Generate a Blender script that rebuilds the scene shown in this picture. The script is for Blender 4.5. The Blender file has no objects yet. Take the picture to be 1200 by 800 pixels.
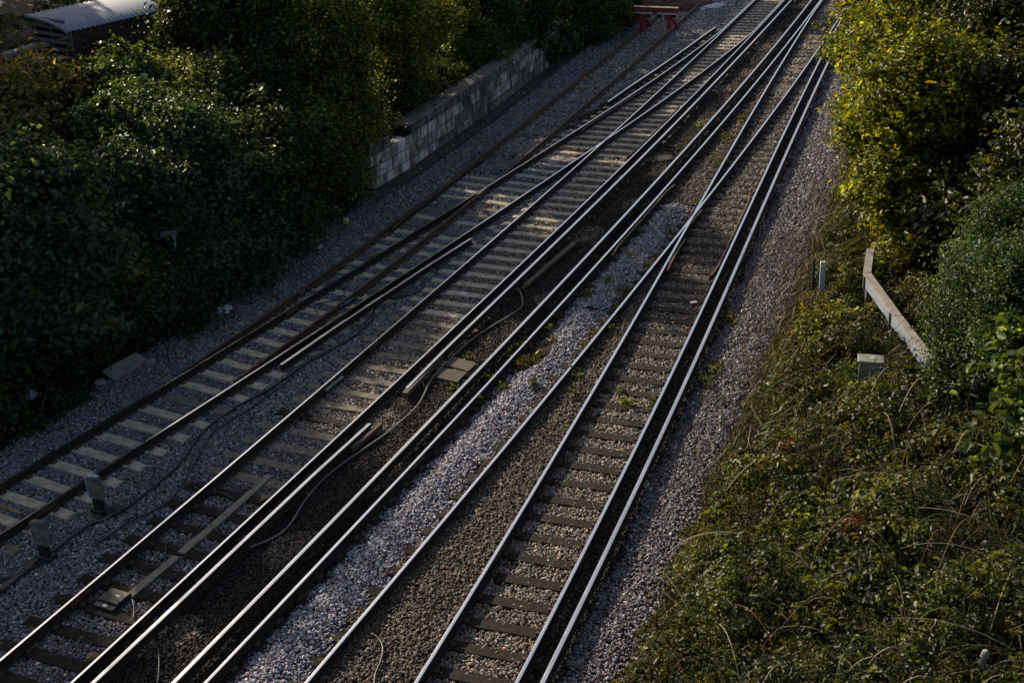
import bpy, math, random
import numpy as np
from mathutils import Vector, Matrix, noise
random.seed(5); rng = np.random.default_rng(5)
C = bpy.data.collections.new('scene_objects') if False else bpy.context.scene.collection
S = bpy.context.scene

# ------------------------------------------------------------------ camera
FPX, PITCH, ROLL, CAMH = 1487.313, 0.446869, -0.0546262, 13.23338
cam_d = bpy.data.cameras.new('camera'); cam = bpy.data.objects.new('camera', cam_d); C.objects.link(cam)
_U = Vector((0, math.sin(PITCH), math.cos(PITCH))); _F = Vector((0, math.cos(PITCH), -math.sin(PITCH))); _X = Vector((1, 0, 0))
_c, _s = math.cos(ROLL), math.sin(ROLL)
cx = _c * _X + _s * _U; cy = -_s * _X + _c * _U; cz = -_F
cam.matrix_world = Matrix(((cx.x, cy.x, cz.x, 0), (cx.y, cy.y, cz.y, 0), (cx.z, cy.z, cz.z, CAMH), (0, 0, 0, 1)))
cam_d.sensor_width = 36; cam_d.lens = FPX / 1200 * 36; cam_d.clip_end = 600
S.camera = cam

# ------------------------------------------------------------------ light
SUN_AZ, SUN_EL = math.radians(-40), math.radians(24)     # azimuth from +Y towards +X
w = bpy.data.worlds.new('World'); S.world = w; w.use_nodes = True
nt = w.node_tree; bg = nt.nodes['Background']; sk = nt.nodes.new('ShaderNodeTexSky')
sk.sky_type = 'NISHITA'; sk.sun_disc = False; sk.sun_elevation = SUN_EL; sk.sun_rotation = SUN_AZ
sk.air_density = .9; sk.ozone_density = .4; sk.dust_density = 2.5
hs = nt.nodes.new('ShaderNodeHueSaturation'); hs.inputs['Saturation'].default_value = .88
nt.links.new(sk.outputs[0], hs.inputs['Color']); nt.links.new(hs.outputs[0], bg.inputs[0]); bg.inputs[1].default_value = 0.085
sd = bpy.data.lights.new('sun', 'SUN'); sun = bpy.data.objects.new('sun', sd); C.objects.link(sun)
sd.energy = 5.0; sd.angle = math.radians(0.6); sd.color = (1, .85, .64)
sv = Vector((math.sin(SUN_AZ) * math.cos(SUN_EL), math.cos(SUN_AZ) * math.cos(SUN_EL), math.sin(SUN_EL)))
sun.rotation_euler = sv.to_track_quat('Z', 'Y').to_euler(); sun.location = sv * 120
S.view_settings.view_transform = 'Standard'; S.view_settings.look = 'None'
S.view_settings.exposure = 0.4; S.view_settings.gamma = 1

# ------------------------------------------------------------------ helpers
def tag(o, label=None, cat=None, group=None, kind=None):
    if label: o['label'] = label
    if cat: o['category'] = cat
    if group: o['group'] = group
    if kind: o['kind'] = kind
    return o
def empty(name, loc=(0, 0, 0), rz=0.0, **k):
    o = bpy.data.objects.new(name, None); C.objects.link(o); o.location = loc; o.rotation_euler.z = rz
    o.empty_display_size = .2
    return tag(o, **k)
def link(name, me, mats, parent=None, loc=None, rz=None):
    o = bpy.data.objects.new(name, me); C.objects.link(o)
    for m in (mats if isinstance(mats, (list, tuple)) else [mats]):
        if me.users <= 1 or len(me.materials) == 0 or m.name not in me.materials: me.materials.append(m)
    if parent: o.parent = parent
    if loc is not None: o.location = loc
    if rz is not None: o.rotation_euler.z = rz
    return o
class MB:
    """collects vertices and faces, then links them as ONE mesh object"""
    def __init__(s): s.v = []; s.f = []; s.m = []
    def add(s, vs, fs, mi=0):
        b = len(s.v); s.v += [tuple(map(float, p)) for p in vs]; s.f += [tuple(b + i for i in f) for f in fs]; s.m += [mi] * len(fs)
    def box(s, c, sx, sy, sz, rz=0., mi=0, ch=0.0, rx=0., ry=0.):
        """centre c, full sizes, chamfered upright edges and top when ch"""
        hx, hy, hz = sx / 2, sy / 2, sz / 2
        M = Matrix.Rotation(rz, 3, 'Z') @ Matrix.Rotation(ry, 3, 'Y') @ Matrix.Rotation(rx, 3, 'X')
        if ch:
            o = [(-hx, -hy), (hx, -hy), (hx, hy), (-hx, hy)]; i_ = [(-hx + ch, -hy + ch), (hx - ch, -hy + ch), (hx - ch, hy - ch), (-hx + ch, hy - ch)]
            vs = [(x, y, -hz) for x, y in o] + [(x, y, hz - ch) for x, y in o] + [(x, y, hz) for x, y in i_]
            fs = [(3, 2, 1, 0)] + [(i, (i + 1) % 4, 4 + (i + 1) % 4, 4 + i) for i in range(4)] + [(4 + i, 4 + (i + 1) % 4, 8 + (i + 1) % 4, 8 + i) for i in range(4)] + [(8, 9, 10, 11)]
        else:
            vs = [(x, y, z) for z in (-hz, hz) for x, y in ((-hx, -hy), (hx, -hy), (hx, hy), (-hx, hy))]
            fs = [(3, 2, 1, 0), (4, 5, 6, 7)] + [(i, (i + 1) % 4, 4 + (i + 1) % 4, 4 + i) for i in range(4)]
        s.add([M @ Vector(p) + Vector(c) for p in vs], fs, mi)
    def tube(s, pts, rad, n=7, mi=0):
        P = [Vector(p) for p in pts]; rr = rad if isinstance(rad, (list, tuple)) else [rad] * len(P)
        vs = []; fs = []
        for i, p in enumerate(P):
            t = (P[min(i + 1, len(P) - 1)] - P[max(i - 1, 0)]).normalized()
            a = t.cross(Vector((0, 0, 1)) if abs(t.z) < .9 else Vector((1, 0, 0))).normalized(); b = t.cross(a)
            for k in range(n):
                an = 2 * math.pi * k / n; vs.append(p + (a * math.cos(an) + b * math.sin(an)) * rr[i])
        for i in range(len(P) - 1):
            for k in range(n): fs.append((i * n + k, i * n + (k + 1) % n, (i + 1) * n + (k + 1) % n, (i + 1) * n + k))
        fs.append(tuple(range(n))); fs.append(tuple(range((len(P) - 1) * n, len(P) * n))[::-1])
        s.add(vs, fs, mi)
    def prism(s, poly, d0, d1, mi=0):
        """poly of points extruded from +d0 to +d1 (vectors)"""
        n = len(poly); a = [Vector(p) + Vector(d0) for p in poly]; b = [Vector(p) + Vector(d1) for p in poly]
        s.add(a + b, [tuple(range(n))[::-1], tuple(range(n, 2 * n))] + [(i, (i + 1) % n, n + (i + 1) % n, n + i) for i in range(n)], mi)
    def mesh(s, name, smooth=False):
        me = bpy.data.meshes.new(name); me.from_pydata(s.v, [], s.f); me.update()
        return me
    def build(s, name, mats, parent=None, smooth=False, fix=True):
        me = s.mesh(name)
        mats = mats if isinstance(mats, (list, tuple)) else [mats]
        o = link(name, me, mats, parent)
        me.polygons.foreach_set('material_index', s.m)
        if smooth: me.polygons.foreach_set('use_smooth', [True] * len(s.f))
        if fix:
            import bmesh
            bm = bmesh.new(); bm.from_mesh(me); bmesh.ops.recalc_face_normals(bm, faces=bm.faces); bm.to_mesh(me); bm.free()
        return o
def np_mesh(name, V, F, cols=None):
    """V (n,3), F (m,k) all faces with k corners, cols (m,3) kept as a face attribute"""
    me = bpy.data.meshes.new(name); nv, (nf, k) = len(V), F.shape
    me.vertices.add(nv); me.vertices.foreach_set('co', V.astype(np.float32).ravel())
    me.loops.add(nf * k); me.loops.foreach_set('vertex_index', F.astype(np.int32).ravel())
    me.polygons.add(nf); me.polygons.foreach_set('loop_start', np.arange(0, nf * k, k, dtype=np.int32))
    me.polygons.foreach_set('loop_total', np.full(nf, k, np.int32))
    if cols is not None:
        a = me.attributes.new('col', 'FLOAT_COLOR', 'FACE')
        a.data.foreach_set('color', np.c_[cols, np.ones(nf)].astype(np.float32).ravel())
    me.update(calc_edges=True); return me
def v3(x): return np.array([x[0], x[1], x[2]], float)

# ------------------------------------------------------------------ materials
MATS = {}
def mat(name, col, rough=.8, metal=0., noise_scale=None, col2=None, bump=0., detail=6, contrast=(.35, .65), spec=.5, bscale=None, extra=None):
    m = bpy.data.materials.new(name); m.use_nodes = True; nt = m.node_tree; b = nt.nodes['Principled BSDF']
    b.inputs['Base Color'].default_value = (*col, 1); b.inputs['Roughness'].default_value = rough; b.inputs['Metallic'].default_value = metal
    b.inputs['Specular IOR Level'].default_value = spec
    tc = nt.nodes.new('ShaderNodeTexCoord')
    if col2 is not None:
        n = nt.nodes.new('ShaderNodeTexNoise'); n.inputs['Scale'].default_value = noise_scale; n.inputs['Detail'].default_value = detail; n.inputs['Roughness'].default_value = .65
        nt.links.new(tc.outputs['Object'], n.inputs['Vector'])
        r = nt.nodes.new('ShaderNodeValToRGB'); r.color_ramp.elements[0].position = contrast[0]; r.color_ramp.elements[1].position = contrast[1]
        r.color_ramp.elements[0].color = (*col, 1); r.color_ramp.elements[1].color = (*col2, 1)
        nt.links.new(n.outputs[0], r.inputs[0]); nt.links.new(r.outputs[0], b.inputs['Base Color'])
    if bump:
        n2 = nt.nodes.new('ShaderNodeTexNoise'); n2.inputs['Scale'].default_value = bscale or (noise_scale or 20) * 3; n2.inputs['Detail'].default_value = 5
        nt.links.new(tc.outputs['Object'], n2.inputs['Vector'])
        bp = nt.nodes.new('ShaderNodeBump'); bp.inputs['Strength'].default_value = bump; bp.inputs['Distance'].default_value = .02
        nt.links.new(n2.outputs[0], bp.inputs['Height']); nt.links.new(bp.outputs[0], b.inputs['Normal'])
    MATS[name] = m; return m
def mat_attr(name, rough=.6, trans=0., spec=.4, sheen=None, gloss_var=False):
    """colour from the face attribute 'col'; leaves also let light through"""
    m = bpy.data.materials.new(name); m.use_nodes = True; nt = m.node_tree; b = nt.nodes['Principled BSDF']
    a = nt.nodes.new('ShaderNodeAttribute'); a.attribute_name = 'col'
    nt.links.new(a.outputs['Color'], b.inputs['Base Color']); b.inputs['Roughness'].default_value = rough; b.inputs['Specular IOR Level'].default_value = spec
    if trans:
        t = nt.nodes.new('ShaderNodeBsdfTranslucent'); mx = nt.nodes.new('ShaderNodeMixShader')
        g = nt.nodes.new('ShaderNodeMix'); g.data_type = 'RGBA'; g.blend_type = 'MULTIPLY'; g.inputs[0].default_value = 1
        g.inputs[7].default_value = (1.9, 1.6, .35, 1)
        nt.links.new(a.outputs['Color'], g.inputs[6]); nt.links.new(g.outputs[2], t.inputs['Color'])
        mx.inputs[0].default_value = trans
        nt.links.new(b.outputs[0], mx.inputs[1]); nt.links.new(t.outputs[0], mx.inputs[2])
        nt.links.new(mx.outputs[0], nt.nodes['Material Output'].inputs[0])
    return m
M_stone = mat_attr('ballast_stone', .75, spec=.35)
M_leaf = mat_attr('leaf', .46, .42, .38)
M_dead = mat_attr('dry_stem', .8, 0, .2)
M_web = mat('rail_rust', (.014, .010, .008), .85, 0, 14, (.034, .020, .013), .3)
M_rust = mat('rail_head_rust', (.07, .032, .018), .65, .1, 9, (.14, .07, .04), .25)
def polished(name, base, rough, streak):
    m = mat(name, base, rough, 1.0); nt = m.node_tree; b = nt.nodes['Principled BSDF']; tc = nt.nodes.new('ShaderNodeTexCoord')
    n = nt.nodes.new('ShaderNodeTexNoise'); n.inputs['Scale'].default_value = 1.3; n.inputs['Detail'].default_value = 8; n.inputs['Roughness'].default_value = .7
    nt.links.new(tc.outputs['Object'], n.inputs['Vector'])
    r = nt.nodes.new('ShaderNodeMapRange'); r.inputs[1].default_value = .35; r.inputs[2].default_value = .7; r.inputs[3].default_value = rough - streak; r.inputs[4].default_value = rough + streak * 1.5
    nt.links.new(n.outputs[0], r.inputs[0]); nt.links.new(r.outputs[0], b.inputs['Roughness']); return m
M_steel = polished('polished_rail_steel', (.93, .92, .92), .20, .07)
M_steel_dull = polished('dull_rail_steel', (.92, .90, .88), .22, .07)
M_cond = polished('conductor_rail_top', (.80, .78, .77), .28, .09)
M_sl_conc = mat('concrete_sleeper', (.27, .225, .17), .9, 0, 5, (.60, .50, .37), .5)
M_sl_wood = mat('dark_timber_sleeper', (.009, .007, .0055), .9, 0, 7, (.030, .021, .015), .6, spec=.25)
M_sl_mid = mat('weathered_timber_sleeper', (.085, .068, .052), .85, 0, 6, (.22, .18, .14), .5)
M_chair = mat('rusty_rail_chair', (.035, .022, .015), .85, 0, 20, (.08, .045, .028), .3)
M_insul = mat('grimy_insulator', (.03, .026, .022), .6)
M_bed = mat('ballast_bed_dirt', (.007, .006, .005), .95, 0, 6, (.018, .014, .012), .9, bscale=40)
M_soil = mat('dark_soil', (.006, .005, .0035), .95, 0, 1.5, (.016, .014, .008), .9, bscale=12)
M_bark = mat('bark', (.035, .028, .022), .9, 0, 8, (.08, .065, .05), .8)
M_cable = mat('black_cable', (.012, .012, .013), .5)
M_cable_g = mat('grey_cable', (.13, .12, .10), .6, 0, 6, (.2, .18, .15))
M_rubber = mat('black_rubber_cover', (.012, .012, .014), .6)
M_plank = mat('bleached_plank', (.17, .15, .115), .85, 0, 6, (.27, .24, .19), .4)
M_oldwood = mat('brown_board', (.06, .045, .035), .85, 0, 5, (.12, .09, .07), .5)
M_conc = mat('old_concrete', (.19, .185, .18), .9, 0, 3, (.33, .32, .31), .5)
M_red = mat('faded_red_paint', (.22, .028, .034), .6, 0, 6, (.32, .05, .055), .2)
M_white = mat('dirty_white_paint', (.5, .48, .46), .6, 0, 8, (.75, .73, .7))
M_black = mat('black_iron', (.012, .012, .014), .6)
M_galv = mat('galvanised_steel', (.22, .27, .35), .5, .2, 5, (.32, .37, .45), .15)
M_galv_top = mat('weathered_lid', (.20, .18, .16), .8, 0, 4, (.34, .31, .28), .3)
M_cab = mat('grey_cabinet_paint', (.20, .21, .20), .7, 0, 6, (.30, .31, .28), .2)
M_blue_post = mat('pale_blue_paint', (.36, .47, .62), .55, 0, 7, (.48, .58, .70), .2)
M_blueface = mat('flaking_pale_blue_board', (.22, .30, .36), .8, 0, 9, (.50, .62, .72), .4)
M_oldboard = mat('mossy_grey_board', (.05, .055, .045), .85, 0, 9, (.20, .21, .17), .4)
M_tin = mat('zinc_roof_sheet', (.11, .16, .26), .6, 0, 3, (.19, .25, .36), .1)
M_slat = mat('grey_slat', (.10, .11, .13), .6)
M_brick = mat('dark_brick', (.03, .02, .016), .9, 0, 6, (.07, .045, .035), .5)
M_bag = mat('pale_blue_plastic', (.42, .50, .58), .4, 0, 12, (.65, .70, .74), .3)
M_bag2 = mat('blue_plastic', (.10, .17, .33), .4, 0, 12, (.28, .38, .55), .3)
M_ball = mat('yellow_ball', (.62, .50, .16), .45)
M_card = mat('soggy_cardboard', (.22, .13, .05), .85, 0, 8, (.34, .22, .10), .3)

# ------------------------------------------------------------------ the line of the tracks, in metres: u along, v across
E_ = np.array([0.40425823, 0.9146449]); N_ = np.array([0.9146449, -0.40425823])
KN = {
 'A': [-18.71, -18.295, -17.895, -17.512, -17.144, -16.792, -16.453, -16.126, -15.808, -15.497, -15.196, -14.908, -14.642, -14.403, -14.198, -14.033, -13.911, -13.834, -13.803, -13.818, -13.878],
 'B': [-13.919, -13.848, -13.784, -13.726, -13.674, -13.629, -13.592, -13.563, -13.543, -13.533, -13.535, -13.548, -13.571, -13.604, -13.645, -13.693, -13.746, -13.805, -13.868, -13.935, -14.007],
 'C': [-10.389, -10.305, -10.233, -10.173, -10.123, -10.084, -10.055, -10.035, -10.024, -10.024, -10.034, -10.054, -10.086, -10.129, -10.183, -10.248, -10.322, -10.406, -10.5, -10.603, -10.716],
 'D': [-7.017, -7.141, -7.283, -7.443, -7.621, -7.814, -8.021, -8.236, -8.454, -8.672, -8.888, -9.099, -9.304, -9.504, -9.697, -9.882, -10.06, -10.23, -10.391, -10.543, -10.686],
 'S': [-18.296, -17.979, -17.709, -17.488, -17.315, -17.191, -17.117, -17.087, -17.098, -17.139, -17.202, -17.278, -17.363, -17.456, -17.555, -17.661, -17.774, -17.895, -18.024, -18.16, -18.304]}
KU = np.arange(10, 71, 3.)
def cv(t, u):
    """centre line of track t at u (cubic between knots, straight beyond them)"""
    K = np.array(KN[t]); u = np.asarray(u, float)
    s = np.gradient(K, 3.0); i = np.clip(((u - 10) // 3).astype(int), 0, len(K) - 2); x = (u - KU[i]) / 3
    h = (2 * x**3 - 3 * x**2 + 1) * K[i] + (x**3 - 2 * x**2 + x) * 3 * s[i] + (-2 * x**3 + 3 * x**2) * K[i + 1] + (x**3 - x**2) * 3 * s[i + 1]
    h = np.where(u < 10, K[0] + s[0] * (u - 10), h); h = np.where(u > 70, K[-1] + s[-1] * (u - 70), h)
    return h
def centre(t, u):
    u = np.asarray(u, float)
    if t == 'A': return np.minimum(cv('A', u), cv('B', u) - .085)
    if t == 'S': return np.minimum(cv('S', u), cv('A', u) - .078)
    if t == 'D': return np.maximum(cv('D', u), cv('C', u) + .085)
    return cv(t, u)
def xy(u, v): return np.array([u * E_[0] + v * N_[0], u * E_[1] + v * N_[1]])
def tpt(t, u, off, z=0.):
    c = float(centre(t, u)); c1 = float(centre(t, u + .2)); dv = (c1 - c) / .2; L = math.hypot(1, dv)
    p = xy(u - dv / L * off, c + off / L); return Vector((p[0], p[1], z))
def tdir(t, u):
    a = tpt(t, u, 0); b = tpt(t, u + .5, 0); d = (b - a); return math.atan2(d.y, d.x)

# ------------------------------------------------------------------ terrain
def edgeR(u): return np.interp(u, [-20, 14, 30, 35, 40, 49, 57, 75, 110], [-5.1, -5.2, -5.6, -5.8, -6.0, -6.9, -8.1, -10.2, -14.])
def edgeL(u): return np.interp(u, [-20, 17, 21, 34, 53, 57, 60, 66, 110], [-19.9, -19.7, -19.7, -19.75, -20.2, -19.6, -19.2, -18.9, -24.])
def wall_v(u): return np.interp(u, [35, 37.3, 44, 54, 60], [-20.12, -20.0, -20.1, -20.6, -20.8])
def terrain(u, v):
    u = np.asarray(u, float); v = np.asarray(v, float)
    dR = v - edgeR(u); zR = np.clip(dR, 0, 14) * .24
    dL = edgeL(u) - v; zL = np.where(dL < 9.0, np.clip(dL, 0, None) * .36, 3.24)
    wz = np.where((u > 35.0) & (u < 55) & (v < wall_v(u) - .25), 1.25 + np.clip(wall_v(u) - .3 - v, 0, 6) * .33, 0)
    zL = np.maximum(zL, np.minimum(wz, 3.24))
    return -.30 + zR + zL + .06 * np.sin(u * .9 + v * .7) * (dR > .5) + .08 * np.sin(u * .7 - v * 1.1) * (dL > .5)
def ground_at(x, y):
    return float(terrain(x * E_[0] + y * E_[1], x * N_[0] + y * N_[1]))
def ray(px, py):
    x = (px - 600) / FPX; y = -(py - 400) / FPX
    d = cx * x + cy * y - cz; return d
def at_z(px, py, z):
    d = ray(px, py); t = (z - CAMH) / d.z; return Vector((d.x * t, d.y * t, z))
def at_h(px, py, h=0.):
    """first point of the sight line that lies h above the terrain"""
    d = ray(px, py); t = 8.
    while t < 150:
        z = CAMH + d.z * t
        if z - ground_at(d.x * t, d.y * t) <= h: break
        t += .05
    return Vector((d.x * t, d.y * t, CAMH + d.z * t))
def m_per_px(p): return (p - Vector((0, 0, CAMH))).length / FPX

uu = np.arange(-25, 130.1, 1.0); vv = np.r_[np.arange(-90, -23, 2.), np.arange(-23, -4, .25), np.arange(-4, 61, 2.)]
Ug, Vg = np.meshgrid(uu, vv, indexing='ij'); Zg = terrain(Ug, Vg)
Vt = np.stack([Ug * E_[0] + Vg * N_[0], Ug * E_[1] + Vg * N_[1], Zg], -1).reshape(-1, 3)
nu, nv = Ug.shape; I = np.arange(nu * nv).reshape(nu, nv)
Fq = np.stack([I[:-1, :-1], I[:-1, 1:], I[1:, 1:], I[1:, :-1]], -1).reshape(-1, 4)[:, ::-1]
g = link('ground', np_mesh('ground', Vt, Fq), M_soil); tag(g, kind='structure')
# ballast bed: a sheet under the stones
us = np.arange(-5, 105, 1.0); bt = []
for u in us:
    a, b = float(edgeL(u)) - .15, float(edgeR(u)) + .2
    for t in np.linspace(0, 1, 24):
        v = a + (b - a) * t; p = xy(u, v); bt.append((p[0], p[1], -.235 + .012 * math.sin(u * 2.1 + v * 3) - (.05 if t in (0, 1) else 0)))
I = np.arange(len(us) * 24).reshape(-1, 24); Fq = np.stack([I[:-1, :-1], I[:-1, 1:], I[1:, 1:], I[1:, :-1]], -1).reshape(-1, 4)[:, ::-1]
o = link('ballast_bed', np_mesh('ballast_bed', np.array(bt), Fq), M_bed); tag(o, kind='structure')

# ------------------------------------------------------------------ rails
PROF = [(-.07, -.160), (.07, -.160), (.07, -.150), (.012, -.132), (.012, -.045), (.035, -.038), (.035, -.010), (.028, -.0015), (.020, 0), (-.020, 0), (-.028, -.0015), (-.035, -.010), (-.035, -.038), (-.012, -.045), (-.012, -.132), (-.07, -.150)]
TOPF = {7, 8, 9}   # head faces worn bright
CPROF = [(-.065, -.085), (.065, -.085), (.065, -.072), (.022, -.055), (.022, .020), (.045, .030), (.045, .066), (.036, .0755), (.022, .077), (-.022, .077), (-.036, .0755), (-.045, .066), (-.045, .030), (-.022, .020), (-.022, -.055), (-.065, -.072)]
def sweep(name, track, off, u0, u1, top, parent, prof=PROF, dz=0., step=.6, ramp=None, offs=None, topf=TOPF, side=None):
    if top.name.startswith('dull') and prof is PROF: topf = {8}
    if prof is CPROF: topf = {7, 8, 9}
    n = max(3, int((u1 - u0) / step)); ul = np.linspace(u0, u1, n + 1); b = MB(); k = len(prof)
    vs = []; fs = []; ms = []
    for i, u in enumerate(ul):
        of = off if offs is None else float(np.interp(u, offs[0], offs[1]))
        c = tpt(track, u, of); c2 = tpt(track, u + .1, of); d = (c2 - c).normalized(); nn = Vector((d.y, -d.x, 0))
        z = dz
        if ramp: z += float(np.interp(u, ramp[0], ramp[1]))
        for (x, h) in prof: vs.append(c + nn * x + Vector((0, 0, h + z)))
    for i in range(n):
        for j in range(k):
            fs.append((i * k + j, i * k + (j + 1) % k, (i + 1) * k + (j + 1) % k, (i + 1) * k + j)); ms.append(1 if j in topf else 0)
    fs += [tuple(range(k)), tuple(range(n * k, (n + 1) * k))[::-1]]; ms += [0, 0]
    b.v = vs; b.f = fs; b.m = ms
    return b.build(name, [side or M_web, top], parent)

U0, U1 = 8., 78.
TR = {}
def track(code, label, g_=None):
    p = tpt(code, 20, 0, -.16); e = empty('railway_track', (0, 0, 0)); tag(e, label, 'railway track', 'railway tracks'); TR[code] = e; return e
tA = track('A', 'track with pale sleepers at the left, joined by the rusty siding')
tB = track('B', 'track with a long bleached plank lying between its rails, left of the brown dirt strip')
tC = track('C', 'track whose near half is filled with a heaped strip of pale violet stones')
tD = track('D', 'rightmost track with dark timber sleepers, beside the brambly bank')
tS = track('S', 'rusty siding track running along the concrete block wall to the red buffer stop')
GA = .7525
# blades end where the two tracks have become one
sweep('rail', 'A', -GA, U0, U1, M_steel_dull, tA)
sweep('rail', 'A', GA, U0, 73, M_steel_dull, tA, dz=.001)
sweep('rail', 'B', -GA, U0, 73, M_steel_dull, tB, dz=.002)
sweep('rail', 'B', GA, U0, U1, M_steel_dull, tB)
sweep('rail', 'C', -GA, U0, U1, M_steel, tC)
sweep('rail', 'C', GA, U0, 73, M_steel, tC, dz=.001)
sweep('rail', 'D', -GA, U0, 73, M_steel, tD, dz=.002)
sweep('rail', 'D', GA, U0, U1, M_steel, tD)
sweep('rail', 'S', -GA, 21.5, 66., M_rust, tS, dz=-.002, side=M_rust)
sweep('rail', 'S', GA, 21.5, 72., M_rust, tS, dz=-.001, side=M_rust)
# check rails and wing rails beside the crossings
GPROF = [(-.03, -.15), (.03, -.15), (.03, -.02), (.022, -.012), (-.022, -.012), (-.03, -.02)]
def check(tr, code, off, u0, u1, top=M_rust, flare=.07, s=1):
    sweep('check_rail', code, off, u0, u1, top, tr, prof=GPROF, step=.3, topf={2, 3, 4}, side=M_web,
          offs=([u0, u0 + .7, u1 - .7, u1], [off + s * flare, off, off, off + s * flare]))
check(tB, 'B', GA - .11, 40.0, 46.5, s=-1); check(tA, 'A', -GA + .11, 42.3, 48.5)
check(tC, 'C', -GA + .11, 31.2, 37.5); check(tD, 'D', GA - .11, 30.5, 37.2, s=-1)
check(tS, 'S', -GA + .11, 31.5, 38.5); 
check(tC, 'C', GA + .09, 33.0, 35.4, flare=.02); check(tD, 'D', -GA - .09, 33.0, 35.4, flare=-.02)
check(tD, 'D', -GA + .10, 30.6, 33.0, flare=.03)

def fishplates(tr, code, us_, offs_):
    for u_ in us_:
        for o_ in offs_:
            b = MB(); p_ = tpt(code, u_, o_, -.075); a_ = tdir(code, u_)
            for sd in (-1, 1):
                q = p_ + Vector((math.sin(a_), -math.cos(a_), 0)) * sd * .028; b.box(q, .52, .03, .075, rz=a_, ch=.006)
            for k in range(4):
                q = p_ + Vector((math.cos(a_), math.sin(a_), 0)) * (k - 1.5) * .13; b.tube([q + Vector((math.sin(a_), -math.cos(a_), 0)) * sd * .06 for sd in (-1, 1)], .013, 6)
            b.build('joint_plate', M_rust, tr)
fishplates(tD, 'D', (17.3, 26.4, 41.), (-GA, GA)); fishplates(tC, 'C', (19.6, 28.2), (-GA, GA)); fishplates(tB, 'B', (13.6, 24.2, 33.5), (-GA, GA)); fishplates(tA, 'A', (15.8, 25.4), (-GA, GA)); fishplates(tS, 'S', (34.6, 46.3), (-GA, GA))
def nose(tr, t1, o1, t2, o2, u, du, top):
    """solid wedge where two rails meet, pointing along the track"""
    p = [tpt(t1, u, o1, .0006), tpt(t2, u, o2, .0006), tpt(t2, u + du, o2, .0006), tpt(t1, u + du, o1, .0006)]
    b = MB(); b.prism(p, (0, 0, -.06), (0, 0, .0024)); b.build('crossing_nose', top, tr)
def cross_u(t1, o1, t2, o2, a, b_):
    g_ = np.linspace(a, b_, 400); d_ = [abs((float(centre(t1, x)) + o1) - (float(centre(t2, x)) + o2)) for x in g_]; return float(g_[int(np.argmin(d_))])
NC = cross_u('C', GA, 'D', -GA, 28, 42); NA = cross_u('A', GA, 'B', -GA, 35, 52); NS = cross_u('S', GA, 'A', -GA, 30, 45)
nose(tC, 'C', GA, 'D', -GA, NC - .9, .85, M_steel); nose(tA, 'A', GA, 'B', -GA, NA - .9, .85, M_steel_dull); nose(tS, 'S', GA, 'A', -GA, NS - .9, .85, M_steel_dull)
nose(tC, 'C', GA, 'D', -GA, NC + .35, .5, M_steel)

# ------------------------------------------------------------------ conductor rails
def conductor(code, off, u0, u1, label, ends=(1, 1), top=M_cond, dull=False):
    e = empty('conductor_rail'); tag(e, label, 'conductor rail', 'raised conductor rails')
    r = [[u0, u0 + 2.2, u1 - 2.2, u1], [-.05 * ends[0], 0, 0, -.05 * ends[1]]]
    sweep('rail', code, off, u0, u1, top, e, prof=CPROF, ramp=r)
    n = 0; u = u0 + .5
    me = None
    while u < u1 - .3 and n < 95:
        p = tpt(code, u, off, -.085)
        if me is None:
            b = MB(); b.tube([(0, 0, -.09), (0, 0, -.05)], [.085, .07], 8); b.tube([(0, 0, -.05), (0, 0, 0)], [.05, .06], 8); me = b.mesh('insulator'); me.materials.append(M_insul)
        o = bpy.data.objects.new('insulator', me); C.objects.link(o); o.parent = e; o.location = p
        u += 2.6; n += 1
    return e
conductor('D', 1.165, U0, 60.5, 'raised conductor rail at the right edge of all the rails, beside the wide stone shoulder')
conductor('C', -1.165, U0, U1, 'wide raised conductor rail bordering the brown dirt strip on its right side')
conductor('B', 1.16, U0, 20.6, 'near raised conductor rail right of the long bleached plank, ending in a ramp')
conductor('B', 1.16, 22.3, U1, 'long raised conductor rail bordering the brown dirt strip on its left side')
conductor('A', -1.19, 46.2, 60.3, 'short far raised conductor rail between the siding and the crossing tracks')
conductor('A', 1.14, 22.6, 31.4, 'short raised conductor rail with a curled loop of black cable at its middle')

# ------------------------------------------------------------------ sleepers
def sleeper_mesh(L, wd, chairs, mats, seed):
    r = random.Random(seed); b = MB(); h = .14
    # slightly uneven block: local x across the track, y along
    n = 6; vs = []
    for i in range(n + 1):
        x = -L / 2 + L * i / n; a = wd / 2 + r.uniform(-.006, .006); c = wd / 2 + r.uniform(-.006, .006); z = r.uniform(-.004, .004)
        vs += [(x, -a, -h), (x, -a, -.014 + z), (x, -a + .014, z), (x, c - .014, z), (x, c, -.014 + z), (x, c, -h)]
    fs = [(i * 6 + j, i * 6 + j + 1, i * 6 + j + 7, i * 6 + j + 6) for i in range(n) for j in range(5)]
    fs += [tuple(range(6)), tuple(range(n * 6, n * 6 + 6))[::-1]]
    b.add(vs, fs, 0)
    for x in chairs:
        for s in (-1, 1):
            b.box((x + s * .115, 0, .018), .085, .13, .05, mi=1, ch=.012)
            b.tube([(x + s * .135, .03, .03), (x + s * .135, .03, .075)], .014, 6, mi=1)
    me = b.mesh('sleeper')
    for m in mats: me.materials.append(m)
    me.polygons.foreach_set('material_index', b.m)
    return me
def place_sleeper(tr, code, u, v0, v1, top, railv, seed, wd=.26, z=-.163, skew=0., tilt=0.):
    vc = (v0 + v1) / 2; L = v1 - v0
    me = sleeper_mesh(L, wd, [r - vc for r in railv if v0 + .1 < r < v1 - .1], [top, M_chair], seed)
    p = xy(u, vc); a = tdir(code, u) - math.pi / 2 + skew
    o = bpy.data.objects.new('sleeper', me); C.objects.link(o); o.parent = TR[tr]; o.location = (p[0], p[1], z); o.rotation_euler = (0, tilt, a)
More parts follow.
